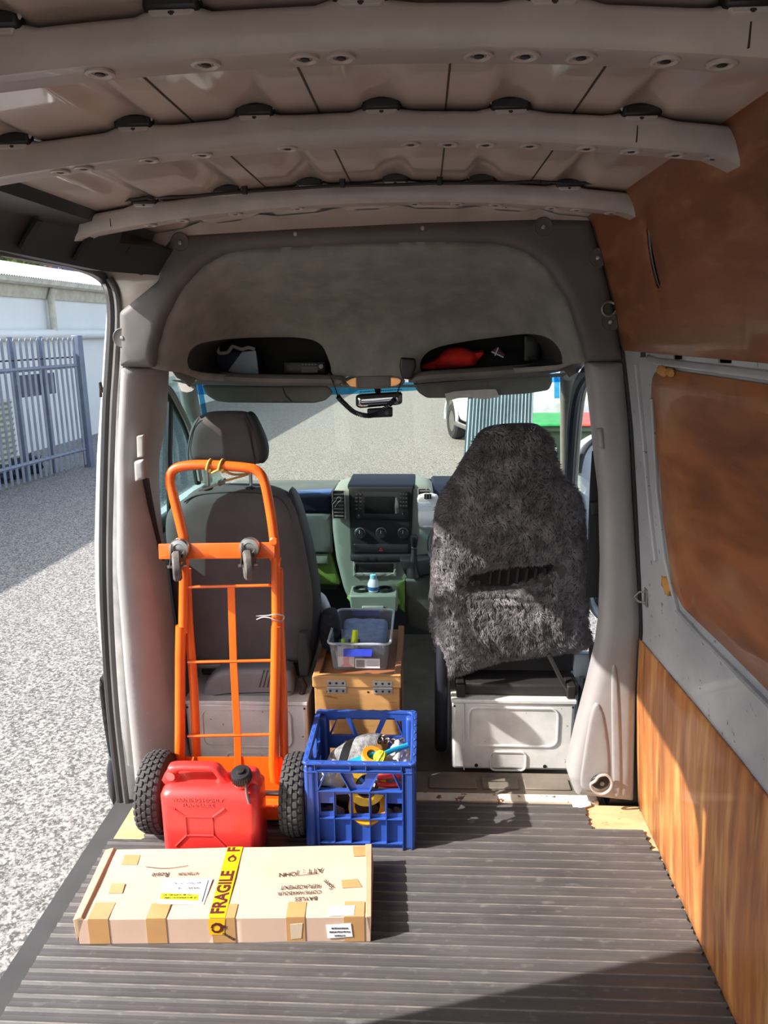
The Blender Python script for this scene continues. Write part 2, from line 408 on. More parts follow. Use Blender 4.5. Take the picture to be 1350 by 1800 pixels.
# pressed ridges in the steel: upper rail lip and the sloping belt line
mb = MB(); p0, p1 = onW(1150, 642), onW(1350, 660)
def ridge(name, pxs, w_, h_, par, mat=GREYPAINT, ext=True):
    q = [onW(*p) for p in pxs]
    if ext: sl_ = (q[-1][1]-q[-2][1])/(q[-1][0]-q[-2][0]); q.append((-REAR-.1, q[-1][1]+sl_*(-REAR-.1-q[-1][0])*.2))
    mb = MB(); mb.tube([V((xR(b)-h_*.3, -a, b)) for a, b in q], w_, 8, sx=h_/w_, up=(0, 0, 1)); mb.build(name, mat, par)
ridge('rail_lip', [(1140, 630), (1160, 636), (1350, 660)], .010, .006, wr)
ridge('belt_crease', [(1150, 700), (1158, 860), (1172, 980), (1195, 1075), (1240, 1125), (1350, 1235)], .012, .006, wr)
ridge('corner_crease', [(1122, 640), (1134, 760), (1146, 900), (1156, 985)], .010, .005, wr, ext=False)
# plywood panels on the right wall
slot = crom([onW(*p) for p in [(1139, 405), (1144, 404), (1152, 440), (1160, 480), (1165, 500), (1160, 507), (1153, 490), (1144, 450)]], 3)
o = puff('plywood_panel', None, [(-2.345, 1.515), (-REAR-.02, 1.525), (-REAR-.02, 1.925), (-2.345, 1.925)], [slot], th=.005, r=.001, step=.06, mat=PLYU, fn=wallR(.006), nr=1, smooth=60)
tag(o, 'stained plywood panel above the steel rail on the right wall, with a long narrow slot', 'wall panel')
q = [(1167, 648), (1156, 652), (1149, 664), (1147, 712), (1154, 770), (1162, 828), (1167, 900), (1177, 975), (1186, 1035), (1205, 1070), (1278, 1139), (1350, 1211)]
q = [onW(*p) for p in q]; zb = q[-1][1]; top = onW(1350, 675); zt = onW(1167, 648)
q += [(-REAR-.05, zb+.01), (-REAR-.05, top[1]-.03), top]
o = puff('plywood_panel', None, rounded(q[::-1], .02), th=.004, r=.001, step=.06, mat=PLYM, fn=wallR(.005), nr=1, smooth=60)
tag(o, 'dark stained plywood infill with rounded corner between the grey steel rails of the right wall', 'wall panel')
q = [(-2.335, .008), (-REAR-.02, .008), (-REAR-.02, .70), (-1.54, .660), (-2.335, .612)]
o = puff('plywood_panel', None, q, th=.007, r=.001, step=.06, mat=PLY, fn=wallR(.008), nr=1, smooth=60)
tag(o, 'honey stained plywood panel at floor level on the right wall, partly in sun', 'wall panel')
FOAM = M('yellow sealing foam', (200, 146, 70), .8, bump=.4, bs=60)
for i, (px_, py_, sz) in enumerate([(1170, 651, .024), (1184, 654, .018)]):
    a, b = onW(px_, py_); o = MB().ball((xR(b)-.008, -a, b), (.006, sz*1.7, sz*.55), disp=.5).build('foam_blob', FOAM, smooth=180)
    tag(o, ['orange sealing foam squeezed out at the top corner of the wall infill, the left blob', 'orange sealing foam squeezed out at the top corner of the wall infill, the right blob'][i], 'foam', 'foam along the wall panel')
a, b = onW(1178, 1027); o = MB().ball((xR(b)-.008, -a, b), (.008, .035, .026), disp=.7).build('foam_blob', FOAM, smooth=180); tag(o, 'yellow glue blob at the lower left corner of the middle wall infill', 'foam')
# tie hook on the right wall, chrome ring on the trim
a, b = onW(1137, 1050); y = -a; x = xR(b)
t = thing('lashing_hook', (x, y, b), 'small steel wire hook screwed to the grey right wall near the pillar', 'hook')
MB().box((x-.003, y, b), (.004, .03, .055)).build('back_plate', STEEL, t, bev=.001)
MB().tube([(x-.004, y, b+.017), (x-.022, y+.004, b+.016), (x-.036, y+.006, b), (x-.022, y+.004, b-.016), (x-.004, y, b-.017)], .0032, 8).build('hook_wire', STEEL, t)
# ceiling
def zrib(x): return 1.872-.11*(x+.08)**2
SW = [-.66, -.46, -.265, -.065, .135, .335]
def zroof(x):
    z = zrib(x)+.048
    for s_ in SW:
        d_ = abs(x-s_)
        if d_ < .04: z += .012*(.5+.5*math.cos(math.pi*d_/.04))**.5
    return z
ce = thing('ceiling', (-.1, 1.0, 1.9), kind='structure')
xs = sorted(set([round(-.93+i*.01, 3) for i in range(0, 144)]))
def roofz(x):
    if x < -.80: return zroof(-.80)-(-.80-x)*.15
    if x > .49: return zroof(.49)-(x-.49)*.25
    return zroof(x)
mb = MB(); mb.loft([[V((x, y, roofz(x))) for x in xs] for y in (REAR, .6, 1.2, 1.8, 2.42)], False, False, closed=False)
mb.build('roof_skin', ROOFP, ce, smooth=60)
SEAM = M('seam shadow gap', (60, 52, 46), .8)
for k, (x, y0, y1) in enumerate([(-.37, 1.02, 1.33), (-.165, 1.02, 1.33), (.035, 1.02, 1.33), (.235, 1.02, 1.33), (-.17, 1.42, 1.93), (.04, 1.42, 1.93), (.245, 1.42, 1.93), (-.37, 1.42, 1.93), (.13+.1, 2.0, 2.3), (-.02, 2.0, 2.3)]):
    MB().bx(x-.0015, x+.0015, y0, y1, roofz(x)-.0012, roofz(x)+.001).build('panel_seam', SEAM, ce)
RIBS = {}
def rib(y, xl, xr, holes):
    t = thing('roof_rib', (-.1, y, 1.87), kind='structure'); RIBS[y] = t
    xs_ = np.linspace(xl, xr, 48)
    def sec(x):
        zb = zrib(x); zt = roofz(x)-.004
        e = 0
        if x > xr-.05: e = (x-(xr-.05))/.05*.018
        if x < xl+.06: e = ((xl+.06)-x)/.06*.015
        zb -= e
        return [V((x, y+.014, zt)), V((x, y+.002, zt-.004)), V((x, y-.002, zt-.010)), V((x, y, zb+.008)), V((x, y+.006, zb)), V((x, y+.058, zb)), V((x, y+.066, zb+.006)), V((x, y+.070, zt-.004)), V((x, y+.085, zt-.002)), V((x, y+.085, zt)), V((x, y+.05, zt+.002))]
    MB().loft([sec(x) for x in xs_]).build('beam', RIBP, t, smooth=50)
    for s_ in SW:
        MB().box((s_, y+.004, roofz(s_)-.008), (.062, .022, .022)).build('rubber_pad', BLACK, t, bev=.006)
        MB().ball((s_, y-.003, roofz(s_)-.020), (.007, .002, .003), seg=10).build('hole', SEAM, t, smooth=180)
        MB().loft([[V((s_+a*.036, y-.0045+e_, roofz(s_)-.014+b*.013)) for a, b in ((-1, 1), (-.6, -.8), (.6, -.8), (1, 1))] for e_ in (0, .006)]).build('pad_notch', RIBP, t, bev=.003)
    for x in holes:
        MB().lathe([(.0165, 0), (.0165, -.003), (.013, -.004), (.009, -.002), (.009, 0)], (x, y+.03, zrib(x)+.0005), seg=18).build('pressed_ring', RIBP, t)
        MB().ball((x, y+.03, zrib(x)-.0022), (.006, .006, .0015), seg=12).build('hole', BLACK, t, smooth=180)
    return t
rib(.90, -.80, .49, [-.36, -.24, -.13, -.09, .06, .11, .17, .26, .32])
rib(1.31, -.82, .505, [-.60, -.56, -.45, -.36, -.22, -.02, .04, .10, .17, .26, .33, .40, .46])
rib(1.91, -.86, .52, [-.66, -.58, -.45, -.30, -.02, .08, .17, .30, .36, .44])
rib(.35, -.80, .49, [-.2, .2])
for y, x in ((.90, .335), (1.31, -.70), (1.31, .33), (1.91, -.745)):     # seams in the ribs
    o = MB().bx(x-.001, x+.001, y-.0012, y+.004, zrib(x)+.006, roofz(x)-.012).build('rib_seam', SEAM, RIBS[y])
# outer roof
mb = MB(); P_ = []
for y, dz, k in ((REAR-.02, 0, 1), (2.5, 0, 1), (2.75, -.05, 1), (2.95, -.20, 1.0), (3.08, -.46, 1.0)):
    P_.append([V((x, y, 1.985+dz-.16*(x+.137)**2-.25*max(0, abs(x+.137)-.62)**1.5)) for x in np.linspace(-1.03, .756, 24)])
o = mb.loft(P_, False, False, closed=False).build('van_roof_outer', PAINT, smooth=60); tag(o, kind='structure')
# wiring along the third rib
pts = [onY(px_, py_, 1.885) for px_, py_ in [(108, 380), (118, 368), (150, 357), (190, 356), (264, 347), (330, 345), (430, 337), (520, 331), (602, 326), (690, 325), (773, 322), (870, 322), (946, 319), (1000, 322), (1070, 321), (1100, 322), (1126, 318), (1148, 312)]]
t = thing('wiring_cable', tuple(pts[7]), 'thin black cable clipped along the front roof rib', 'cable')
MB().tube(crom(pts, 5, False), .0035, 8).build('cable', BLACK, t)
for px_, py_ in [(148, 352), (264, 343), (430, 333), (602, 321), (773, 317), (946, 314), (1070, 316)]:
    p = onY(px_, py_, 1.883); MB().box(p, (.014, .010, .022)).build('clip', BLACK, t, bev=.003)
# left cant rail over the sliding door
lr = thing('wall_left_rail', (-.9, 1.2, 1.75), kind='structure')
A = onY(278, 484, 2.33); B_ = V((-.905, 1.70, 1.757))
def rsec(y, bx_, bz):
    return [V((bx_, y, bz)), V((bx_+.02, y, bz+.03)), V((bx_+.05, y, bz+.07)), V((-.79, y, 1.842)), V((-.775, y, 1.875)), V((-1.0, y, 1.92)), V((-1.05, y, 1.80)), V((bx_-.05, y, bz+.005))]
MB().loft([rsec(REAR, -.905, 1.757), rsec(1.70, -.905, 1.757), rsec(2.1, -.85, 1.742), rsec(2.33, A.x, A.z)]).build('rail_cover', RAIL, lr, smooth=30)
for px_, py_ in ((45, 425), (118, 433), (178, 450), (222, 460)):
    y_ = onX(px_, py_, -.875).y; k_ = min(1, max(0, (y_-1.70)/.4)); bx_ = -.905+.055*k_; bz = 1.757-.015*k_
    MB().loft([[V((bx_+.010, y+.0, bz+.010)), V((bx_+.026, y, bz+.034)), V((bx_+.056, y, bz+.070)), V((bx_+.056+.006, y, bz+.066)), V((bx_+.032, y, bz+.030)), V((bx_+.016, y, bz+.006))] for y in (y_-.012, y_+.012)]).build('slot', BLACK, lr)
MB().tube([onX(0, 445, -.94), onX(60, 455, -.94), onX(120, 466, -.94), onX(160, 478, -.94)], .008, 8).build('lower_lip', M('rail lip', (92, 88, 86), .4), lr)
# rear-left side wall behind the sliding door opening
mb = MB()
for off in (0, -.05):
    mb.loft([[V((-.274-xR(z)+off-.03, y, z)) for z in np.linspace(-.3, 1.93, 20)] for y in (REAR, .2, .8, 1.17)], False, False, closed=False)
o = mb.build('wall_left', GREYPAINT); tag(o, kind='structure')
mb = MB()      # rounded rear top corner of the opening
q = [(1.17, 1.77), (1.30, 1.77), (1.22, 1.745), (1.18, 1.69), (1.17, 1.60)]
mb.loft([[V((x, y, z)) for y, z in q] for x in (-1.02, -.96)]); o = mb.build('trim_3', PAINT); tag(o, kind='structure')
o = MB().loft([[V((x, REAR, z)), V((x, 2.42, z))] for x, z in ((-1.0, 1.765), (-1.05, 1.80), (-1.0, 1.95))], False, False, closed=False).build('trim_4', PAINT); tag(o, kind='structure')
o = MB().bx(-1.08, -1.0, 1.17, 2.42, -.16, -.055).build('trim_5', BLACK, bev=.01); tag(o, kind='structure')
# rubber seal round the opening
q = [(0, 437, -.945), (60, 450, -.95), (120, 462, -.955), (158, 474, -.965)]
pts = [onX(a, b, c_) for a, b, c_ in q]; pts = [V((-.945, 1.30, pts[0].z+.004))] + pts
pts += [onY(a, b, 2.40) for a, b in [(182, 490), (194, 515), (198, 560), (194, 640), (189, 720), (185, 850), (183, 980), (186, 1100), (195, 1240), (208, 1360), (218, 1440)]]
o = MB().tube(crom(pts, 5, False), .017, 10).build('door_seal', M('door seal rubber', (52, 50, 50), .4, bump=.1, bs=80), None); tag(o, 'black rubber seal around the open side door', 'seal')
o = MB().tube(crom([p+V((.022, -.01, 0)) for p in pts[5:]], 5, False), .011, 8).build('seal_lip', M('seal lip rubber', (96, 93, 92), .5), o)
# ================================================================ B pillar trims and bulkhead surround
pl = YP(2.33)
def frame(name, out, hol=(), **k):
    t = thing(name, (pl.px(*out[0])[0], 2.33, pl.px(*out[0])[1]), kind='structure')
    puff('moulding', pl, rounded(pl.L(out), .01, 3), [pl.L(h) for h in hol], th=k.get('th', .09), r=k.get('r', .03), disp=k.get('disp'), step=k.get('step', .035), mat=k.get('mat', TRIM), parent=t, nr=4, smooth=60); return t
ARCH = [(266, 647), (270, 610), (285, 560), (312, 508), (350, 466), (392, 443), (450, 434), (600, 427), (750, 422), (870, 424), (925, 438), (965, 468), (1000, 525), (1020, 585), (1034, 636)]
ut = frame('trim_6', [(207, 645), (206, 548), (275, 492), (286, 432), (302, 413), (520, 400), (745, 389), (960, 383), (1042, 385), (1060, 450), (1082, 540), (1095, 610), (1099, 634)]+ARCH[::-1], mat=DTRIM, r=.025)
lp = frame('trim_7', [(207, 647), (200, 800), (200, 1000), (215, 1200), (237, 1418), (312, 1404), (296, 1345), (274, 1200), (258, 1080), (245, 980), (237, 900), (236, 830), (243, 790), (250, 750), (254, 648)], r=.03, th=.26, step=.014, disp=lambda a, b, d: (lambda x: -1.15*(.012*math.log1p(math.exp(x/.012)) if x < .2 else x))(a-float(np.interp(b, [0, .42, .85, 1.25, 1.5], [-.955, -.955, -.955, -.925, -.89]))))
rp = frame('trim_8', [(1036, 637), (1043, 700), (1053, 800), (1062, 875), (1065, 1000), (1062, 1100), (1055, 1150), (1040, 1215), (1020, 1290), (1008, 1341), (1002, 1372), (1015, 1404), (1117, 1415), (1122, 1215), (1130, 1095), (1120, 950), (1110, 750), (1100, 636)], r=.035, th=.12)
def scr(px_, py_, par, cup=.028, c_=.0):
    a, b = pl.px(px_, py_); 
    if cup: MB().lathe([(cup, -.012), (cup, -.001), (cup*.92, .0015), (cup*.8, .000), (.0, -.0005)], pl.P(a, b, c_), (0, -1, 0), 24).build('screw_cup', DTRIM, par)
    MB().lathe([(.007, 0), (.007, .003), (.005, .0055), (.0, .006)], pl.P(a, b, c_), (0, -1, 0), 14).build('screw', STEEL, par)
for p in [(316, 426), (955, 399), (1051, 453), (1073, 566)]: scr(*p, ut)
for p in [(519, 411), (743, 401)]: scr(*p, ut, 0, -.004)
scr(214, 594, ut, .03, -.005)
a, b = pl.px(1070, 543); o = MB().lathe([(.020, 0), (.024, .004), (.024, .010), (.020, .012), (.016, .008), (.016, 0)], pl.P(a, b), (0, -1, 0), 30, closed=True).build('chrome_ring', STEEL)
tag(o, 'round chrome ring on the edge of the bulkhead surround beside the upper plywood panel', 'ring')
# body coloured corner by the sliding door
q = YP(2.395); o = puff('trim_9', q, q.L([(178, 470), (290, 470), (292, 505), (212, 560), (203, 520), (196, 500)]), th=.02, r=.004, step=.05, mat=ROOFP); tag(o, kind='structure')
o = MB().tube([V((xR(z)-.004, 2.322, z)) for z in np.linspace(.0, 1.86, 30)], .0035, 6).build('dark_crack_strip', BLACK); tag(o, kind='structure')  # shaded crack between right wall and pillar, drawn as a black strip
# relief on the pillar feet
puff('foot_bulge', pl, crom(pl.L([(1040, 1250), (1052, 1235), (1063, 1260), (1072, 1330), (1068, 1385), (1040, 1392), (1020, 1380), (1025, 1330)]), 4), th=.02, r=.012, step=.02, mat=TRIM, parent=rp, c=.004, nr=4, smooth=180)
puff('edge_bulge', pl, crom(pl.L([(1074, 1180), (1086, 1180), (1092, 1300), (1092, 1395), (1078, 1395), (1074, 1300)]), 4), th=.02, r=.012, step=.02, mat=TRIM, parent=rp, c=.004, nr=4, smooth=180)
a, b = pl.px(1054, 1372)
t = thing('tie_down_ring', tuple(pl.P(a, b)), 'steel D-shaped lashing ring at the foot of the right pillar trim', 'lashing ring')
puff('cup', pl, circ(a, b, .030, 20, .026), th=.02, r=.006, mat=DULL, parent=t, c=.013, step=.02)
MB().tube(crom([pl.P(a+x_, b+z_, .022) for x_, z_ in ((-.034, -.002), (-.02, -.028), (.006, -.036), (.030, -.018), (.034, .012), (.016, .034), (-.008, .03), (-.02, .012))], 4), .0048, 8, closed=True).build('ring', M('zinc steel', (196, 194, 188), .35, metal=.4), t)
MB().lathe([(.008, 0), (.008, .008), (0, .008)], pl.P(a+.004, b, .012), (0, -1, 0), 6).build('bolt', STEEL, t)
# ================================================================ headliner with the shelf pockets
def hdepth(px_, py_):
    d_ = _dist(np.array([[px_, py_]]), [np.array(ARCHD)])[0]
    s_ = min(1, d_/170.0); s_ = s_*s_*(3-2*s_); return 2.37+.42*s_
ARCHD = ARCH + ARCH[::-1]
k = 2.6/F
def hfn(a, b, c): p = onY(a, -b, hdepth(a, -b)); return V((p.x, p.y-c, p.z))
flip = lambda q: [(a, -b) for a, b in q]
PL_ = crom(flip([(330, 640), (334, 618), (352, 604), (400, 596), (470, 593), (530, 594), (562, 604), (576, 628), (582, 652), (572, 661), (450, 660), (350, 654)]), 4)
PR_ = crom(flip([(740, 652), (742, 630), (765, 612), (820, 600), (880, 592), (930, 587), (965, 595), (984, 615), (988, 634), (976, 642), (860, 649), (760, 656)]), 4)
lower = [(1006, 640), (980, 650), (860, 660), (740, 667), (728, 668), (690, 660), (610, 662), (596, 672), (585, 674), (450, 674), (352, 668), (318, 655), (290, 652)]
ho = flip(ARCH + lower)
o = MB().loft([[V((x, y, zrib(x)-.012)) for x in np.linspace(-.82, .50, 24)]+[V((x, y, roofz(x)-.002)) for x in np.linspace(.50, -.82, 24)] for y in (2.345, 2.36)]).build('trim_14', ROOFP); tag(o, kind='structure')
o = MB().loft([[V((x, y, z)) for x, z in ((.63, -.06), (.77, -.06), (.77, .5), (.70, .5))] for y in (2.372, 2.50)]).build('trim_15', BLACK); tag(o, kind='structure')
t = thing('headliner', (-.1, 2.6, 1.5), kind='structure')
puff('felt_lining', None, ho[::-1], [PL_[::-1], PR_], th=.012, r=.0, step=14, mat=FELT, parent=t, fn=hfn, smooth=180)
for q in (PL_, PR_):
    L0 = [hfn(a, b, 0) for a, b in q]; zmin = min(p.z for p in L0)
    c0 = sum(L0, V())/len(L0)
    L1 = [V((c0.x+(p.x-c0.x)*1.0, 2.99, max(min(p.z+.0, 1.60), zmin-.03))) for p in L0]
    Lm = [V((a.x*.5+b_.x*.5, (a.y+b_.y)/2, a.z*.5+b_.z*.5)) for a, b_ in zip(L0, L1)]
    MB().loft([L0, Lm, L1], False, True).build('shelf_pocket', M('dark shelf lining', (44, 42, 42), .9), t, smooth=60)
lip = M('headliner lip plastic', (112, 108, 102), .7)
for q, y0 in (([(300, 632), (322, 650), (352, 660), (450, 667), (585, 669), (600, 674)], 2.76), ([(728, 672), (742, 663), (860, 655), (975, 645), (1004, 630), (1022, 608)], 2.76)):
    MB().tube(crom([onY(a, b, y0) for a, b in q], 5, False), .020, 10, sx=1.6).build('shelf_lip', lip, t)
# grab nubs at both ends
for pth in ([(308, 628), (305, 640), (318, 655), (338, 668), (330, 676)], [(1022, 618), (1020, 632), (1008, 645), (995, 655)]):
    MB().tube([onY(a, b, 2.70) for a, b in pth], [.012, .020, .024, .02, .012], 10).build('end_moulding', lip, t, smooth=180)
# roof of the cab between shelf and windscreen
mb = MB().loft([[onY(a, b, 2.80) for a, b in ((300, 668), (600, 676), (730, 676), (1000, 655))], [onY(a, b, 3.07) for a, b in ((330, 676), (600, 681), (730, 681), (990, 662))]], False, False, closed=False)
mb.build('shelf_underside', lip, t)
# ================================================================ outdoors
G = -.65
ASPH = M('asphalt', (150, 146, 140), .85, col2=(72, 70, 68), vs=55, lo=.42, hi=.60, bump=.8, bs=70, det=8, spots=(196, 192, 184), spot_s=70, spot_t=.60)
n = ASPH.node_tree
o = MB().bx(-60, 40, -25, 90, G-.1, G).build('ground', ASPH, smooth=0); tag(o, kind='structure')
def onG(px_, py_): return onZ(px_, py_, G)
# long white building on the left, its wall slightly turned
WALLM = M('white painted wall', (222, 224, 222), .6, vs=.6, col2=(210, 213, 212))
CREAM = M('cream gutter paint', (205, 200, 184), .5)
g0 = onG(157, 766); g1 = onG(128, 778); dirn = V((math.sin(R(3.0)), math.cos(R(3.0)), 0))
nrm = V((dirn.y, -dirn.x, 0))
b = thing('building', (g0.x, g0.y, G), 'long low white building with corrugated roof and gutter beyond the fence', 'building')
def W(s_, z, off=0): return g0+dirn*s_+nrm*off+V((0, 0, z-G))
def onBW(px_, py_):
    d_ = ray(px_, py_); t_ = (g0-CO).dot(nrm)/d_.dot(nrm); return CO+d_*t_
ze = onBW(90, 500).z; zrail = onBW(90, 588).z
S0, S1 = -22, 34
MB().loft([[W(S0, G, -.2), W(S0, G, 0), W(S0, ze, 0), W(S0, ze, -.2)], [W(S1, G, -.2), W(S1, G, 0), W(S1, ze, 0), W(S1, ze, -.2)]]).build('wall', WALLM, b, smooth=0)
CORR = M('galvanised corrugated roof', (226, 228, 230), .35, metal=.2)
mb = MB(); n_ = int((S1-S0)/.08)
RZ = max(.3, onX(0, 466, g0.x-5.9).z-ze-.05)
mb.loft([[W(S0+i*.02*2, ze+.05+h+(.025 if i % 2 else 0), off) for i in range(int((S1-S0)/.04))] for off, h in ((.25, 0), (-5.5, RZ))], False, False, closed=False)
mb.build('roof_sheet', CORR, b, smooth=0)
MB().loft([[W(S0, ze, -5.5), W(S0, ze+RZ, -5.5)], [W(S1, ze, -5.5), W(S1, ze+RZ, -5.5)]], False, False, closed=False).build('far_side', WALLM, b)
MB().loft([[W(s_, ze-.06, .14), W(s_, ze+.04, .18), W(s_, ze+.04, .30), W(s_, ze-.04, .28), W(s_, ze-.08, .22)] for s_ in (S0, S1)]).build('gutter', CREAM, b)
MB().loft([[W(s_, ze-.30, .01), W(s_, ze-.06, .03), W(s_, ze-.06, .12), W(s_, ze-.30, .05)] for s_ in (S0, S1)]).build('fascia', M('fascia', (196, 190, 170), .6), b)
p = onBW(81, 540); s_ = (p-g0).dot(dirn)
MB().tube([W(s_, ze-.1, .2), W(s_, ze-.28, .12), W(s_, zrail, .12)], .07, 12).build('downpipe', CREAM, b)
MB().tube([W(S0, zrail, .12), W(S1, zrail, .12)], .10, 14).build('wall_pipe', WALLM, b)
# palisade gate: pales, rails, posts
f0, f1 = onG(0, 868), onG(152, 822)
fd = (f1-f0).normalized(); fn_ = V((fd.y, -fd.x, 0)); flen = (f1-f0).length
t = thing('palisade_gate', tuple(f1), 'grey blue steel palisade gate with pointed pales standing open beside the white building', 'gate')
STB = M('grey blue galvanised steel', (132, 140, 154), .45, metal=.15, vs=3)
STBD = M('grey blue post steel', (112, 122, 142), .45, metal=.15, vs=3)
npal = 26; gap = flen/16.2
for i in range(npal):
    q = f1-fd*(gap*i+.02); h = 2.18-.0*i
    w_ = .030
    mb = MB(); prof = [(-w_, .012), (-w_*.5, 0), (w_*.5, 0), (w_, .012), (w_, .015), (w_*.5, .004), (-w_*.5, .004), (-w_, .015)]
    def sec(z, k_): return [q+fd*(a*k_)+fn_*(.02-b_)+V((0, 0, z)) for a, b_ in prof]
    mb.loft([sec(.06, 1), sec(h-.10, 1), sec(h-.04, .9), sec(h, .25)]); mb.build('pale', STB, t, smooth=0)
for z in (.32, 1.72):
    q0, q1 = f1+V((0, 0, z)), f1-fd*(gap*npal)+V((0, 0, z))
    MB().tube([q0, q1], .035, 4).build('rail', STB, t, smooth=0)
q = f1+fd*.10; MB().box(q+V((0, 0, 1.10)), (.13, .13, 2.22), Matrix.Rotation(-math.atan2(fd.x, fd.y), 3, 'Z')).build('gate_post', STBD, t, bev=.01)
q = f1-fd*.55-fn_*.25; MB().box(q+V((0, 0, 1.1)), (.08, .08, 2.2), Matrix.Rotation(-math.atan2(fd.x, fd.y), 3, 'Z')).build('brace_post', STBD, t, bev=.005)
q = f1-fd*1.25-fn_*.25; MB().box(q+V((0, 0, 1.1)), (.06, .06, 2.2), Matrix.Rotation(-math.atan2(fd.x, fd.y), 3, 'Z')).build('brace_post', STBD, t, bev=.005)
q = f1-fd*.62-fn_*.30+V((0, 0, 1.45)); MB().box(q, (.03, .85, .34), Matrix.Rotation(-math.atan2(fd.x, fd.y), 3, 'Z')).build('sign_plate', STBD, t, bev=.004)
q = f1-fd*2.1+fn_*.02+V((0, 0, 1.83)); MB().box(q, (.08, .12, .16), Matrix.Rotation(-math.atan2(fd.x, fd.y), 3, 'Z')).build('latch_box', STBD, t, bev=.01)
MB().tube([f1-fd*2.1-fn_*.05+V((0, 0, 1.86)), f1-fn_*.05+V((0, 0, 1.86))], .012, 6).build('latch_bar', DULL, t)
# cream corrugated tank behind the gate
mb = MB(); c0 = f1-fd*2.6-fn_*1.5; 
q0, q1 = f1-fd*.55-fn_*.9, f1-fd*5.5-fn_*.9
mb.loft([[a+V((0, 0, .05))+fn_*(.03 if (i % 2) else 0)+V((0, 0, i*.045)) for i in range(27)] for a in (q0, q1)]+[[a-fn_*.7+V((0, 0, .05+i*.045)) for i in range(27)] for a in (q1, q0)], False, False, closed=False)
o = mb.build('water_tank', M('cream ribbed tank', (214, 218, 190), .5), smooth=0); tag(o, 'cream ribbed slim water tank standing behind the palisade gate', 'tank')
# debris pile at gate foot
for i, lb in enumerate(('nearest its post', 'middle of three', 'furthest from its post')):
    q = f1-fd*(.62+i*.42)-fn_*.55; o = MB().ball(q+V((0, 0, .15)), (.14, .17, .15), disp=.6).build('rock', M('dark rubble', (52, 58, 74), .8), smooth=0)
    tag(o, 'dark lump of rubble on the asphalt behind the palisade gate, '+lb, 'rubble', 'rubble behind the gate')
# trees and a blue shed beyond the roof
LEAF = M('green leaves', (110, 125, 60), .7, col2=(66, 84, 38), vs=3); DRY = M('dry brown leaves', (150, 110, 66), .7, col2=(110, 80, 46), vs=3); BARK = M('pale bark', (190, 182, 168), .8)
rnd = random.Random(3)
def tree(loc, h, rad, mat, label, nl=700):
    t = thing('tree', loc, label, 'tree', 'trees beyond the white building')
    L = V(loc); MB().tube([L, L+V((.1, 0, h*.5)), L+V((-.1, .1, h*.9))], [.16, .11, .05], 8).build('trunk', BARK, t)
    mb = MB()
    for i in range(nl):
        a, e_, r_ = rnd.uniform(0, 6.28), rnd.uniform(-1, 1), rad*rnd.random()**.4
        c_ = L+V((0, 0, h*.85))+V((math.cos(a)*math.cos(e_)*r_, math.sin(a)*math.cos(e_)*r_, math.sin(e_)*r_))
        d_ = V((rnd.uniform(-1, 1), rnd.uniform(-1, 1), rnd.uniform(-1, 1))).normalized()*.22; e2 = d_.cross(V((rnd.random(), rnd.random(), 1))).normalized()*.08
        mb.add([c_-d_, c_+e2, c_+d_, c_-e2], [(0, 1, 2, 3)])
    mb.build('foliage', mat, t, smooth=0)
def far(px_, D): d_ = ray(px_, 600); d_.z = 0; d_.normalize(); return V((d_.x*D, d_.y*D, G))
tree(tuple(far(10, 30)), 6.2, 1.3, LEAF, 'green leafed tree beyond the white building, left edge of view')
tree(tuple(far(62, 35)), 6.6, 1.0, LEAF, 'small green tree beyond the white building, between two blue roofs')
tree(tuple(far(118, 39)), 6.9, .9, DRY, 'tree with dry brown leaves beyond the white building roof')
tree(tuple(far(168, 44)), 7.4, 1.1, LEAF, 'green tree beyond the white building next to the door edge')
t = thing('blue_shed', tuple(far(60, 64)), 'blue clad shed seen above the corrugated roof', 'shed')
q = far(60, 64); MB().box(q+V((0, 0, 5.0)), (22, 4, 10.0), Matrix.Rotation(R(25), 3, 'Z')).build('cladding', M('blue cladding', (38, 84, 176), .5), t, smooth=0)
MB().box(q+V((0, 0, 10.05)), (22.3, 4.3, .12), Matrix.Rotation(R(25), 3, 'Z')).build('roof', M('blue roof', (30, 66, 140), .5), t, smooth=0)
# shed far ahead and to the right
t = thing('blue_grey_shed', (3.2, 30, G), 'blue grey clad shed behind the wheelie bins', 'shed')
CL = M('blue grey cladding', (92, 112, 124), .6)
MB().bx(1.8, 11, 24, 32, G, 3.6).build('cladding', CL, t, smooth=0)
for i in range(16): MB().bx(1.85+i*.56, 1.95+i*.56, 23.95, 24.0, G, 3.6).build('cladding_rib', M('cladding rib', (60, 78, 90), .6), t, smooth=0)
# leaning corrugated sheet fence right of the windscreen
t = thing('corrugated_sheet', (1.3, 8.6, G), 'silver corrugated iron sheet fence seen through the windscreen above the fur-covered seat', 'fence')
pc = YP(8.6); (ax, az), (bx_, bz) = pc.px(826, 690), pc.px(938, 690); (cx_, _), (ex_, _) = pc.px(814, 820), pc.px(936, 820)
mb = MB(); N = 130; L0, L1 = [], []
for i in range(N+1):
    u = i/N; d_ = .022*math.sin(u*19*2*math.pi); zt = az+.35; L1.append(V((ax+(bx_-ax)*u, 8.6+d_, zt))); sx_ = ax+(ax-cx_)*-1.9; L0.append(V((ax-.10+(bx_+.0-ax+.10)*u, 8.6+d_, G)))
mb.loft([L0, L1], False, False, closed=False); mb.loft([[p+V((0, .012, 0)) for p in L0], [p+V((0, .012, 0)) for p in L1]], False, False, closed=False)
mb.build('sheet', M('corrugated iron', (176, 196, 204), .4, metal=.35, vs=2), t, smooth=60)
for x in (bx_-.05, ax+.1): MB().bx(x-.04, x+.04, 8.64, 8.72, G, az+.3).build('post', STB, t, smooth=0)
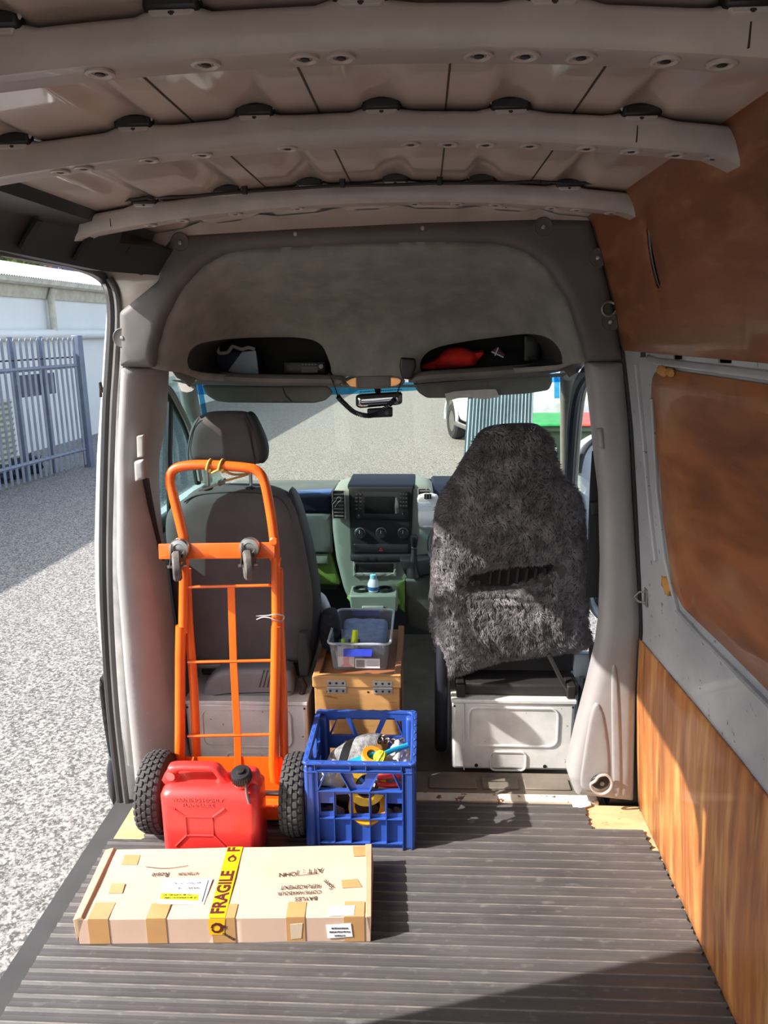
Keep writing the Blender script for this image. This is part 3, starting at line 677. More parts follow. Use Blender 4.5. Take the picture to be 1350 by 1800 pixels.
# wheelie bins
def bin_(x, y, lid, label, name='wheelie_bin'):
    t = thing(name, (x, y, G), label, 'bin', 'wheelie bins')
    BG = M('dark green bin plastic', (58, 74, 56), .5)
    def sq(z, w_, d_): return [V((x-w_, y-d_, G+z)), V((x+w_, y-d_, G+z)), V((x+w_, y+d_, G+z)), V((x-w_, y+d_, G+z))]
    MB().loft([sq(.06, .22, .25), sq(.90, .28, .33), sq(.91, .30, .35), sq(.98, .30, .35)]).build('bin_body', BG, t, bev=.012, smooth=30)
    MB().loft([[V((x-.31, y-.37, G+.98)), V((x+.31, y-.37, G+.98)), V((x+.31, y+.37, G+1.02)), V((x-.31, y+.37, G+1.02))], [V((x-.30, y-.36, G+1.01)), V((x+.30, y-.36, G+1.01)), V((x+.30, y+.36, G+1.09)), V((x-.30, y+.36, G+1.09))]]).build('lid', lid, t, bev=.015, smooth=30)
    for sx_ in (-1, 1): MB().cyl((x+sx_*.24, y+.26, G+.10), (x+sx_*.29, y+.26, G+.10), .10).build('wheel', RUB, t)
    for k_, tx in enumerate(('LIFT THIS', 'BACK SIDE')): text('lettering', tx, Pl((x, y-.315, G), (1, 0, 0), (0, 0, 1)), -.02, .74-.075*k_, .07, WHITE, t, bold=.001)
    return t
GL = M('green bin lid', (42, 150, 74), .4); RL = M('red bin lid', (206, 70, 50), .4)
p = onY(958, 738, 10.2); bin_(p.x+.02, 10.5, GL, 'dark green wheelie bin with a bright green lid, seen through the windscreen')
p = onY(1046, 738, 10.0); bin_(p.x+.04, 10.5, RL, 'dark green wheelie bin with a red lid, seen through the driver side window')
t = thing('steel_frame', (3.3, 14, G), 'grey tubular steel frame standing beyond the red lidded bin', 'frame')
for x0, x1 in ((2.55, 2.8), (2.8, 3.1), (3.3, 3.5), (3.75, 3.6)): MB().tube([(x0, 14, G), (x1, 14, 3.0)], .05, 8).build('pole', STB, t)
for z in (1.0, 2.0): MB().tube([(2.5, 14, z), (3.9, 14, z)], .04, 8).build('cross_bar', STB, t)
# parked white four wheel drive
cp = onG(806, 771); cy = cp.y
t = thing('parked_car', (cp.x+.9, cy, G), 'white four wheel drive parked side on beyond the corrugated sheet', 'car')
CW = M('white car paint', (236, 238, 240), .25, coat=.6)
x0 = cp.x-.50
side = [(0.36, .45), (0.34, .95), (.42, 1.05), (1.2, 1.12), (1.7, 1.75), (4.2, 1.80), (4.6, 1.15), (4.65, .45), (3.9, .42), (3.85, .62), (3.5, .85), (3.15, .62), (3.1, .42), (1.35, .42), (1.28, .62), (.92, .88), (.55, .62), (.5, .46)]
cpl = Pl((cp.x-.36, cy+.9, G), V((.24, -.97, 0)), (0, 0, 1))
puff('car_body', cpl, side, th=1.75, r=.10, step=.15, mat=CW, parent=t, nr=3, smooth=50)
puff('side_window', cpl, [(1.45, 1.15), (1.80, 1.66), (4.05, 1.70), (4.35, 1.18)], th=.02, r=.005, mat=M('car window', (30, 40, 46), .1), parent=t, c=.012, step=.2)
puff('side_stripe', cpl, [(.9, .98), (4.55, 1.0), (4.55, 1.10), (1.1, 1.08)], th=.02, r=.003, mat=M('teal car stripe', (60, 160, 170), .4), parent=t, c=.008, step=.3)
for a in (.92, 3.5):
    MB().lathe([(.20, -.22), (.36, -.22), (.375, -.16), (.375, -.02), (.34, .02), (.22, .02)], cpl.P(a, .375), cpl.n, 30, closed=True).build('tyre', RUB, t)
    MB().lathe([(0, .0), (.10, .012), (.20, -.01), (.225, .01)], cpl.P(a, .375), cpl.n, 24).build('wheel_rim', STEEL, t)
    MB().tube([cpl.P(a+.44*math.cos(q_), .42+.46*math.sin(q_), .02) for q_ in np.linspace(-.1, math.pi+.1, 14)], .035, 8).build('wheel_arch', CW, t)
MB().tube([cpl.P(1.4, .38, .06), cpl.P(3.0, .38, .06)], .05, 8).build('running_board', STEEL, t)
# ================================================================ cab: glass, pillars, doors
SAGE = M('sage grey dashboard plastic', (124, 131, 120), .5, vs=6, bump=.08, bs=500, col2=(122, 131, 120))
SAGED = M('dark sage dashboard plastic', (88, 92, 88), .55, vs=6, bump=.08, bs=500)
GREEN = M('lower dashboard plastic with green light painted in', (118, 150, 62), .5, vs=6)  # green light reflected onto the lower dash, put into its colour
NAVY = M('navy dashboard top', (24, 32, 50), .75, vs=3, spec=.2)
LGREY = M('light grey pillar plastic', (150, 148, 140), .55)
DASHB = M('black fascia plastic', (30, 31, 33), .6, spec=.3)
WS = glass('windscreen glass', (238, 244, 230))
t = thing('window_1', (-.15, 3.5, .85), kind='structure')
wsb = [onY(a, b, 3.86) for a, b in [(380, 870), (600, 856), (760, 846), (985, 838)]]; wst = [onY(a, b, 3.07) for a, b in [(345, 676), (600, 679), (760, 670), (984, 655)]]
def wsp(u, v): 
    i = min(int(u*3), 2); f_ = u*3-i; p = wsb[i].lerp(wsb[i+1], f_); q = wst[i].lerp(wst[i+1], f_); r_ = p.lerp(q, v); r_.y += .03*math.sin(math.pi*u); return r_
MB().grid(wsp, 18, 8).build('pane', WS, t, smooth=180)
TINT = glass('blue shade band', (70, 165, 215))
MB().grid(lambda u, v: wsp(u, .93+.07*v)-V((0, .004, 0)), 18, 1).build('shade_band', TINT, t, smooth=180)
MB().grid(lambda u, v: wsp(.002+.012*u, .5+.5*v)-V((0, .004, 0)), 1, 3).build('shade_band', TINT, t)
MB().grid(lambda u, v: wsp(.985+.014*u, .8+.2*v)-V((0, .004, 0)), 1, 3).build('shade_band', TINT, t)
DOTS = M('windscreen ceramic dots', (20, 26, 30), .6)
mb = MB()
for i in range(24):
    for j in range(4):
        p = wsp(.40+.0065*i+(j % 2)*.003, .925+.02*j)-V((0, .006, 0)); mb.box(p, (.0045, .001, .0045))
mb.build('ceramic_dots', DOTS, t, smooth=0)
MB().tube([wsp(u, 0)+V((0, -.01, 0)) for u in np.linspace(0, 1, 14)], .012, 8).build('lower_seal', BLACK, t)
# A pillars
t = thing('trim_10', tuple(wsb[0]), kind='structure')
MB().tube([p+V((dx, -.01, 0)) for p, dx in ((wst[0], -.035), (wst[0].lerp(wsb[0], .5), -.035), (wsb[0], -.04))], .036, 12).build('pillar_cover', LGREY, t)
t = thing('trim_11', tuple(wsb[3]), kind='structure')
MB().tube([p+V((dx, -.01, 0)) for p, dx in ((wst[3], .035), (wst[3].lerp(wsb[3], .5), .035), (wsb[3], .035))], .036, 12).build('pillar_cover', LGREY, t)
# left (passenger) door: panel, window frame, glass
XD = -.985
t = thing('door_1', (XD, 2.9, -.3), kind='structure')
def dxl(z): return XD+.02-(.10*max(0, z-.85))*-1.0*.9+(-.06 if z < .8 else -.06+.0*z)
mb = MB(); zs = np.linspace(-.40, .86, 12)
outp = [V((-1.135+.05*max(0, z-.4)**1.2+.05*max(0, .0-z), y, z)) for z in zs for y in (0,)]
mb.loft([[V((p.x, y, p.z)) for p in outp]+[V((-1.03, y, .86)), V((-1.02, y, .5)), V((-1.03, y, -.38))] for y in (2.49, 3.72)])
mb.build('door_panel', PAINT, t, bev=.01)
puff('door_card', Pl((-1.015, 0, 0), (0, 1, 0), (0, 0, 1)), rounded([(2.52, 0.0), (3.6, 0.0), (3.6, .88), (2.52, .88)], .05), th=.03, r=.012, mat=SAGED, parent=t, step=.1)
sl_pts = [onX(a, b, -.95) for a, b in [(262, 681), (280, 684), (296, 696), (310, 720), (326, 752), (338, 790), (348, 850)]]
MB().tube(crom(sl_pts, 4, False), .014, 10).build('window_seal', M('dark window seal', (40, 44, 42), .5), t)
MB().tube(crom([p+V((.02, -.03, .02)) for p in sl_pts], 4, False), .011, 8).build('frame_lining', LGREY, t)
MB().tube([onX(299, 705, -.955), onX(297, 800, -.965), onX(300, 940, -.975)], .013, 8).build('window_divider', BLACK, t)
MB().loft([[V((-.985, 2.50, .86)), V((-.985, 3.70, .86))], [V((-.955, 2.50, 1.42)), V((-.955, 2.95, 1.42))]], False, False, closed=False).build('pane', glass('teal side glass', (176, 208, 206)), t)
MB().loft([[V((-.985, 2.50, .86)), V((-.985, 3.75, .86))], [V((-1.0, 2.50, .83)), V((-1.0, 3.75, .83))]], False, False, closed=False).build('waist_seal', BLACK, t)
MB().loft([[V((-.95, 2.40, 1.44)), V((-.95, 3.10, 1.44))], [V((-.80, 2.40, 1.92)), V((-.80, 2.75, 1.90))]], False, False, closed=False).build('upper_side', PAINT, t)
# outer body at the B pillar: sunlit white edge, black mouldings
q = YP(2.46); ob = thing('trim_12', tuple(q.P(*q.px(200, 1440))), kind='structure')
puff('body_edge', q, rounded(q.L([(186, 500), (178, 600), (172, 700), (165, 800), (161, 950), (163, 1060), (170, 1130), (181, 1200), (190, 1290), (199, 1380), (214, 1452), (248, 1452), (236, 1300), (222, 1000), (222, 600), (214, 512)]), .02), th=.09, r=.03, step=.04, mat=PAINT, parent=ob)
puff('side_moulding', YP(2.445), rounded(YP(2.445).L([(174, 1192), (180, 1200), (190, 1262), (202, 1330), (200, 1338), (190, 1330), (180, 1270), (173, 1210)]), .005), th=.4, r=.008, step=.03, mat=BLACK, parent=ob)
puff('sill_moulding', YP(2.44), rounded(YP(2.44).L([(189, 1334), (202, 1336), (203, 1400), (199, 1421), (190, 1400), (185, 1360)]), .006), th=.4, r=.012, step=.03, mat=M('dark grey moulding', (62, 62, 64), .5), parent=ob)
MB().tube(crom([onY(a, b, 2.43) for a, b in [(180, 690), (176, 672), (177, 684), (177, 698)]], 3, False), .005, 8).build('door_striker', DULL, ob)
# right (driver) door standing open, seen through the gap beside the seat
t = thing('door_2', (1.0, 3.5, .2), kind='structure')
pd = Pl((0, 3.45, 0), V((1, .30, 0)), (0, 0, 1))
DW = M('pale blue grey door skin', (176, 186, 196), .4)
puff('door_skin', pd, rounded(pd.L([(1012, 800), (1022, 780), (1048, 764), (1110, 755), (1110, 1110), (1062, 1098), (1045, 1080), (1036, 1050), (1030, 900)]), .03), th=.05, r=.012, mat=DW, parent=t, step=.06)
puff('door_card', pd, rounded(pd.L([(1034, 1010), (1110, 1010), (1110, 1085), (1062, 1080), (1045, 1058)]), .03), th=.03, r=.01, mat=M('door card', (92, 106, 104), .6), parent=t, step=.05, c=.02)
puff('speaker_grille', pd, circ(*pd.px(1064, 1050), .06, 20), th=.02, r=.006, mat=M('speaker grille', (64, 70, 72), .6), parent=t, c=.03, step=.03)
MB().tube(crom([pd.P(*pd.px(a, b), .02) for a, b in [(1014, 830), (1020, 800), (1034, 778), (1062, 764), (1110, 752)]], 4, False), .013, 8).build('window_seal', BLACK, t)
MB().bx(.70, .78, 2.50, 3.6, -.35, -.12).build('sill_panel', DW, t, bev=.02)
# right side door frame seen edge on
t = thing('trim_13', (.6, 3.1, .8), kind='structure')
pa = [onY(a, b, y) for a, b, y in [(1050, 648, 2.55), (1030, 656, 2.70), (1014, 690, 2.95), (1006, 750, 3.2), (1000, 850, 3.45), (996, 950, 3.5)]]
MB().tube(crom(pa, 4, False), .022, 10).build('door_seal', M('navy black door seal', (30, 34, 44), .5), t)
MB().tube(crom([onY(a, b, y) for a, b, y in [(1056, 652, 2.55), (1036, 664, 2.72), (1024, 692, 2.97), (1017, 750, 3.22), (1010, 850, 3.47), (1006, 950, 3.52)]], 4, False), .014, 8).build('frame_edge', LGREY, t)
MB().tube([onY(a, b, 2.60) for a, b in [(1024, 1190), (1020, 1260), (1018, 1310)]], .012, 8).build('sill_seal', BLACK, t)
puff('inner_sill', YP(2.66), rounded(YP(2.66).L([(1010, 1150), (1055, 1150), (1030, 1300), (1005, 1340)]), .01), th=.03, r=.005, mat=DW, parent=t, step=.05)
puff('sill_cover', YP(2.64), rounded(YP(2.64).L([(1036, 1125), (1052, 1135), (1050, 1210), (1040, 1215)]), .005), th=.03, r=.008, mat=M('dark cover', (66, 68, 72), .6), parent=t, step=.05)
# body below and ahead of the dash so the cab is closed
t = thing('wall_front', (-.1, 3.9, 0), kind='structure')
MB().bx(-1.05, .78, 3.92, 3.97, -.4, .80).build('bulkhead', M('firewall', (40, 42, 42), .8), t)
MB().loft([[V((-1.05, 3.92, .80)), V((.78, 3.92, .80))], [V((-.95, 4.6, .55)), V((.70, 4.6, .55))]], False, False, closed=False).build('bonnet', PAINT, t)
MB().loft([[V((-.95, 4.6, .55)), V((.70, 4.6, .55))], [V((-.95, 4.7, -.3)), V((.70, 4.7, -.3))]], False, False, closed=False).build('nose', PAINT, t)
# ---------------------------------------------------------------- dashboard
d = thing('dashboard', (-.2, 3.5, -.03), 'sage grey van dashboard with black centre console under the windscreen', 'dashboard')
pf = YP(3.40); pg = YP(3.46)
L = lambda pts, p_=pf: p_.L(pts)
# long body of the dash either side
MB().loft([[V((x, 3.50, .55)), V((x, 3.45, .62)), V((x, 3.44, .78)), V((x, 3.50, .83)), V((x, 3.60, .845)), V((x, 3.90, .83)), V((x, 3.90, .30)), V((x, 3.55, .35))] for x in (-.97, -.42)]).build('glove_side', SAGED, d, bev=.012)
MB().loft([[V((x, 3.46, .50)), V((x, 3.44, .62)), V((x, 3.43, .80)), V((x, 3.50, .86)), V((x, 3.60, .87)), V((x, 3.90, .85)), V((x, 3.90, .30)), V((x, 3.55, .30))] for x in (.04, .70)]).build('driver_side', NAVY, d, bev=.012)
puff('upper_pad', pg, rounded(L([(470, 872), (583, 866), (586, 899), (470, 899)], pg), .01), th=.10, r=.014, mat=NAVY, parent=d, step=.04, c=.04)
puff('glove_lid', pg, rounded(L([(470, 900), (584, 900), (587, 968), (478, 968)], pg), .008), th=.10, r=.010, mat=SAGED, parent=d, step=.05, c=.045)
puff('tray_lid', pg, rounded(L([(541, 970), (578, 970), (578, 988), (546, 988)], pg), .004), th=.06, r=.006, mat=SAGE, parent=d, step=.03, c=.035)
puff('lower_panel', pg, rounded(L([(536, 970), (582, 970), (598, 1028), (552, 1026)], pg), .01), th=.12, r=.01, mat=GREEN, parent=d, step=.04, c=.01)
puff('blue_edge', pg, rounded(L([(505, 866), (583, 863), (583, 869), (505, 872)], pg), .003), th=.08, r=.004, mat=M('blue plastic edge', (58, 92, 150), .4), parent=d, step=.04, c=.02)
# centre stack
puff('console_shell', pf, rounded(L([(582, 872), (588, 862), (606, 856), (640, 853), (735, 853), (752, 857), (762, 866), (764, 950), (760, 1010), (716, 1022), (712, 1060), (694, 1068), (618, 1066), (604, 1040), (590, 985), (583, 930)]), .03), th=.26, r=.03, mat=SAGE, parent=d, step=.05, nr=4, smooth=60)
puff('console_top', pf, rounded(L([(611, 851), (729, 851), (729, 860), (611, 860)]), .006), th=.27, r=.010, mat=NAVY, parent=d, step=.04, c=.006)
puff('fascia', pf, rounded(L([(613, 855), (727, 855), (722, 984), (617, 984)]), .008), th=.06, r=.010, mat=DASHB, parent=d, step=.04, c=.014)
ra = puff('radio', pf, rounded(L([(624, 862), (718, 862), (718, 912), (624, 912)]), .003), th=.03, r=.003, mat=M('radio black', (22, 22, 24), .3), parent=d, step=.05, c=.020)
puff('screen', pf, rounded(L([(641, 871), (694, 871), (694, 901), (641, 901)]), .002), th=.006, r=.001, mat=M('screen glass black', (12, 13, 15), .35, spec=.2), parent=ra, step=.05, c=.023)
puff('screen_edge', pf, L([(693, 873), (701, 873), (701, 901), (693, 901)]), th=.006, r=.001, mat=M('screen side grey', (96, 98, 102), .3), parent=ra, step=.05, c=.0225)
BTN = M('button grey', (120, 122, 124), .4); BTD = M('button dark', (40, 40, 42), .4)
for j in range(5):
    for x_ in (627.5, 634.5): 
        puff('button', pf, rounded(L([(x_-2.5, 866+j*6.2), (x_+2.5, 866+j*6.2), (x_+2.5, 870+j*6.2), (x_-2.5, 870+j*6.2)]), .001), th=.006, r=.001, mat=BTD, parent=ra, step=.05, c=.0255, nr=1)
        a, b = pf.px(x_, 868.3+j*6.2); text('button_mark', '-', pf, a, b, .008, BTN, ra, c=.0258)
for j in range(4):
    for i_ in range(3):
        puff('button', pf, rounded(L([(703+i_*4.8, 866+j*6.6), (706.5+i_*4.8, 866+j*6.6), (706.5+i_*4.8, 870+j*6.6), (703+i_*4.8, 870+j*6.6)]), .001), th=.006, r=.001, mat=BTD, parent=ra, step=.05, c=.0255, nr=1)
def knob(px_, py_, r_, name='knob', par=d, ring=STEEL, c_=.014):
    a, b = pf.px(px_, py_); k_ = MB().lathe([(r_, 0), (r_, .010), (r_*.86, .022), (r_*.8, .024), (0, .024)], pf.P(a, b, c_), (0, -1, 0), 24).build(name, BLACK, par)
    if ring: MB().lathe([(r_*1.04, 0), (r_*1.12, .002), (r_*1.12, .006), (r_*1.02, .007)], pf.P(a, b, c_), (0, -1, 0), 26, closed=True).build('knob_ring', ring, k_)
    MB().box(pf.P(a, b+r_*.45, c_+.0245), (.0015, .001, r_*.7)).build('pointer', WHITE, k_)
knob(633, 935, .022); knob(670, 935, .022); knob(708.5, 935, .022); knob(632, 904, .012, par=ra, ring=None, c_=.02); knob(708, 901, .009, par=ra, ring=None, c_=.02)
puff('switch_row', pf, rounded(L([(622, 954), (719, 954), (719, 971), (622, 971)]), .008), th=.02, r=.004, mat=M('switch black', (30, 30, 32), .35), parent=d, step=.04, c=.018)
a, b = pf.px(670, 964); puff('hazard_mark', pf, [(a-.010, b-.008), (a+.010, b-.008), (a, b+.010)], [[(a-.005, b-.005), (a+.005, b-.005), (a, b+.004)]], th=.002, r=0, mat=M('hazard red', (150, 40, 36), .5), parent=d, c=.0195, step=.05)
puff('fascia_lip', pf, rounded(L([(616, 972), (724, 972), (722, 985), (640, 987), (617, 984)]), .006), th=.05, r=.012, mat=DASHB, parent=d, step=.04, c=.03)
puff('pocket_frame', pf, rounded(L([(621, 987), (697, 987), (697, 1012), (621, 1012)]), .004), [rounded(L([(625, 990), (692, 990), (692, 1006), (625, 1006)]), .003)], th=.02, r=.003, mat=LGREY, parent=d, step=.04, c=.012)
puff('pocket', pf, rounded(L([(625, 990), (692, 990), (692, 1006), (625, 1006)]), .003), th=.01, r=.001, mat=BLACK, parent=d, step=.04, c=.006)
# pulled out drawer with cup holders
a0, b0 = pf.px(618, 1029); a1, b1 = pf.px(700, 1057)
dr = MB().loft([[V((a, 3.26, b)) for a, b in ((a0, b0), (a1, b0), (a1, b1), (a0+.01, b1))], [V((a, 3.40, b)) for a, b in ((a0, b0), (a1, b0), (a1, b1), (a0, b1))]]).build('drawer', SAGE, d, bev=.008)
MB().bx((a0+a1)/2-.05, (a0+a1)/2+.05, 3.245, 3.262, b1+.005, b1+.03).build('drawer_handle', LGREY, dr, bev=.005)
for x_ in (a0+.05, a1-.06): MB().lathe([(.030, -.01), (.036, 0), (.036, .012), (.028, .012), (.028, -.01)], (x_, 3.33, b0), (0, 0, 1), 22, closed=True).build('cup_holder', BLACK, dr)
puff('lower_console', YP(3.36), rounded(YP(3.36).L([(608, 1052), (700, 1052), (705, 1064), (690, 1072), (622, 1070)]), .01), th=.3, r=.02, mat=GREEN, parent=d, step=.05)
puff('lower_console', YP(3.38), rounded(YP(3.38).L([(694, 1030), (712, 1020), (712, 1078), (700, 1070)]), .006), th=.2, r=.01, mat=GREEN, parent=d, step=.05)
puff('console_leg', YP(3.38), rounded(YP(3.38).L([(712, 1020), (762, 1012), (764, 1120), (712, 1100)]), .01), th=.2, r=.02, mat=M('grey brown lower console', (88, 86, 78), .6), parent=d, step=.06)
# gear lever and its dark panel
gp = puff('gear_panel', YP(3.33), rounded(YP(3.33).L([(702, 984), (726, 984), (764, 980), (764, 1010), (742, 1014), (716, 1018), (709, 1005)]), .01), th=.08, r=.012, mat=DASHB, parent=d, step=.04)
q = [onY(a, b, 3.26) for a, b in [(726, 1014), (725, 1000), (727, 985), (728, 965)]]
MB().tube(q, [.030, .024, .016, .011], 14).build('gear_boot', M('black leather', (22, 22, 22), .5), gp)
p = onY(728, 950, 3.25); MB().lathe([(.011, -.035), (.014, -.02), (.016, .0), (.018, .015), (.014, .024), (0, .026)], p, (0, -.25, 1), 18).build('gear_knob', BLACK, gp)
MB().lathe([(.013, -.036), (.0135, -.030)], p, (0, -.25, 1), 18).build('gear_collar', STEEL, gp)
# vents
pv = YP(3.37)
for q_ in ([(585, 863), (605, 863), (605, 911), (585, 911)], [(736, 860), (756, 860), (756, 880), (736, 880)]):
    ve = puff('air_vent', pv, rounded(pv.L(q_), .004), th=.02, r=.003, mat=BLACK, parent=d, step=.04)
    z0, z1 = pv.px(*q_[3])[1], pv.px(*q_[0])[1]; x0, x1 = pv.px(*q_[0])[0], pv.px(*q_[1])[0]
    for i in range(7 if z1-z0 > .08 else 3): z = z0+.012+i*.0165; MB().box(((x0+x1)/2, 3.366, z), (x1-x0-.008, .010, .003), Matrix.Rotation(R(25), 3, 'X')).build('vent_slat', DTRIM, ve)
    MB().tube([(x0-.002, 3.368, z0-.002), (x1+.002, 3.368, z0-.002), (x1+.002, 3.368, z1+.002), (x0-.002, 3.368, z1+.002)], .003, 6, closed=True).build('vent_frame', LGREY, ve)
# steering wheel
sc_ = onY(838, 960, 3.22); ax = V((0, -.55, .83)).normalized()
t = thing('steering_wheel', tuple(sc_), 'dark blue black steering wheel mostly hidden behind the fur-covered seat', 'steering wheel')
u_ = V((1, 0, 0)); v_ = ax.cross(u_)
MB().tube([sc_+(u_*math.cos(a)+v_*math.sin(a))*.20 for a in np.linspace(0, 2*math.pi, 40)[:-1]], .016, 10, closed=True).build('rim', M('navy black rim', (28, 32, 48), .4), t)
MB().lathe([(.075, -.02), (.08, 0), (.06, .02), (0, .026)], sc_, ax, 24).build('hub', BLACK, t)
for a in (0, math.pi, -math.pi/2): MB().tube([sc_, sc_+(u_*math.cos(a)+v_*math.sin(a))*.195], .014, 8).build('spoke', BLACK, t)
MB().tube([sc_, sc_-ax*.32], .03, 12).build('column', BLACK, t)
# bottle in the cup holder
p = onY(657, 1030, 3.33); t = thing('bottle', (p.x, 3.32, b0+.002), 'small white bottle with a pale blue top standing in the console drawer', 'bottle')
MB().lathe([(.024, 0), (.027, .01), (.027, .035), (.018, .055), (.015, .06)], (p.x, 3.32, b0+.002), seg=22).build('body', M('white bottle', (225, 230, 236), .3), t)
MB().lathe([(.016, .058), (.016, .078), (.010, .082), (0, .082)], (p.x, 3.32, b0+.002), seg=20).build('cap', M('pale blue cap', (150, 205, 225), .4), t)
MB().lathe([(.0275, .008), (.0275, .024)], (p.x, 3.32, b0+.002), seg=22).build('label', M('blue label', (50, 90, 150), .5), t)
# notes and binder clips
pn = YP(3.345); a, b = pn.px(753, 898)
o = puff('paper_note', pn, crom(pn.L([(736, 870), (768, 869), (769, 890), (771, 925), (752, 926), (737, 925), (735, 895)]), 3), th=.0012, r=.0003, mat=WHITE, step=.015, nr=1, disp=lambda a, b, d: .004*math.sin(b*60), smooth=180); tag(o, 'white paper note clipped to the air vent at the right of the centre console', 'note')
for i, s_ in enumerate(('..... ........ ...', '.......  ......')): a, b = pn.px(750, 884+i*4.5); text('note_writing', s_, pn, a, b, .014, INK, o, c=.0065, sx=1.0)
def clip(px_, py_, y_, label, ang):
    p = onY(px_, py_, y_); t = thing('binder_clip', tuple(p), label, 'binder clip')
    m_ = Matrix.Rotation(ang, 3, 'Y')
    MB().loft([[p+m_ @ V((s_*x, e*.0, z)) for x, z in ((.5, 0),)] + [p+m_ @ V((s_*.016, -.010, -.012)), p+m_ @ V((s_*.016, .010, -.012)), p+m_ @ V((s_*.016, .001, .010)), p+m_ @ V((s_*.016, -.001, .010))] for s_, e in ((-1, 0), (1, 0))][0:0] or [[p+m_ @ V((s_*.016, -.010, -.012)), p+m_ @ V((s_*.016, .010, -.012)), p+m_ @ V((s_*.016, .001, .010)), p+m_ @ V((s_*.016, -.001, .010))] for s_ in (-1, 1)]).build('clip_body', BLACK, t, bev=.001)
    for e in (-1, 1): MB().tube(crom([p+m_ @ V((x, -.012+e*.004, z)) for x, z in ((-.008, -.012), (-.006, .010), (-.009, .028), (0, .036), (.009, .028), (.006, .010), (.008, -.012))], 3, False), .0013, 6).build('wire_handle', STEEL, t)
clip(752, 872, 3.335, 'black binder clip with wire handles holding the white note on the right vent', 0)
clip(590, 884, 3.335, 'black binder clip with wire handles hooked on the left air vent', R(40))
# ---------------------------------------------------------------- visors, mirror, lamp, radio gear
VIS = M('visor grey fabric', (112, 114, 106), .9, vs=8, bump=.1, bs=600)
pv = YP(2.93)
o = puff('sun_visor', pv, rounded(pv.L([(354, 677), (480, 679), (575, 678), (586, 690), (572, 704), (552, 709), (400, 708), (378, 705), (362, 695)]), .012), th=.022, r=.011, step=.04, mat=VIS, nr=4, smooth=60); tag(o, 'grey sun visor folded above the passenger headrest', 'sun visor')
MB().tube([pv.P(*pv.px(497, 681), .002), pv.P(*pv.px(502, 695), .003), pv.P(*pv.px(514, 707), .001)], .0018, 6).build('seam', M('visor seam', (50, 52, 48), .9), o)
o = puff('sun_visor', pv, rounded(pv.L([(724, 669), (800, 664), (970, 656), (972, 672), (966, 686), (930, 692), (800, 700), (750, 700), (735, 690)]), .012), th=.022, r=.011, step=.04, mat=VIS, nr=4, smooth=60); tag(o, 'grey sun visor above the driver seat with papers tucked behind its strap', 'sun visor')
puff('strap', pv, rounded(pv.L([(826, 664), (862, 662), (850, 698), (822, 701)]), .003), th=.006, r=.003, step=.03, mat=VIS, parent=o, c=.006)
pp = YP(2.915)
o = puff('receipts', pp, rounded(pp.L([(782, 692), (800, 688), (824, 686), (858, 684), (872, 684), (878, 698), (850, 702), (826, 699), (806, 700), (790, 704), (786, 712)]), .003), th=.002, r=.0005, step=.008, mat=M('crumpled receipts', (208, 204, 196), .8), disp=lambda a, b, d: .006*mnoise.noise(V((a*40, b*60, 3))), nr=1, smooth=20); tag(o, 'crumpled white receipts held against the driver side sun visor', 'papers')
# interior lamp
pm = YP(2.80)
t = thing('interior_lamp', tuple(pm.P(*pm.px(650, 672))), 'overhead lamp unit with grey centre and two glowing amber ends', 'lamp')
AMB = M('amber lit lens', (230, 168, 110), .3, emis=.30, col2=(220, 140, 80))
puff('housing', pm, crom(pm.L([(601, 670), (615, 662), (650, 658), (690, 659), (712, 670), (695, 681), (650, 684), (618, 683)]), 4), th=.05, r=.015, mat=LGREY, parent=t, step=.02, nr=4, smooth=180)
puff('centre_panel', pm, rounded(pm.L([(627, 661), (686, 660), (686, 681), (628, 682)]), .003), th=.02, r=.004, mat=M('lamp grey', (104, 100, 98), .5), parent=t, step=.03, c=.006)
puff('amber_lens', pm, rounded(pm.L([(608, 671), (618, 666), (626, 664), (626, 680), (616, 679)]), .003), th=.02, r=.005, mat=AMB, parent=t, step=.02, c=.004)
puff('amber_lens', pm, rounded(pm.L([(687, 664), (700, 665), (707, 670), (698, 677), (687, 679)]), .003), th=.02, r=.005, mat=AMB, parent=t, step=.02, c=.004)
o = puff('paper_card', YP(2.86), YP(2.86).L([(612, 662), (641, 650), (655, 659), (640, 664)]), th=.001, r=0, mat=M('pale green card', (180, 186, 160), .7), step=.05); tag(o, 'pale green card tucked in above the interior lamp', 'card')
# mirror
pr_ = YP(3.02)
t = thing('rear_view_mirror', tuple(pr_.P(*pr_.px(666, 703))), 'black framed rear view mirror hanging at the top of the windscreen', 'mirror')
puff('mirror_frame', pr_, rounded(pr_.L([(625, 696), (632, 693), (700, 689), (707, 691), (707, 709), (700, 712), (632, 718), (625, 714)]), .012), th=.03, r=.010, mat=BLACK, parent=t, step=.03, nr=3)
puff('mirror_glass', pr_, rounded(pr_.L([(628, 698), (634, 696), (698, 691.5), (704, 693), (704, 708), (698, 710), (634, 715), (628, 713)]), .010), th=.002, r=.0005, mat=M('mirror glass', (190, 192, 195), .04, metal=1), parent=t, step=.05, c=.001, nr=1)
MB().tube([pr_.P(*pr_.px(664, 694), -.03), onY(664, 682, 3.04)], [.010, .014], 10).build('stem', BLACK, t)
o = puff('dash_camera', YP(3.0), rounded(YP(3.0).L([(645, 719), (690, 716), (690, 733), (646, 735)]), .006), th=.03, r=.006, mat=BLACK, step=.03); tag(o, 'small black dash camera hanging under the rear view mirror', 'camera')
cam_l = MB().lathe([(.008, 0), (.008, .003), (0, .003)], YP(3.0).P(*YP(3.0).px(680, 726)), (0, -1, 0), 14).build('lens', M('lens', (10, 10, 12), .1), o)
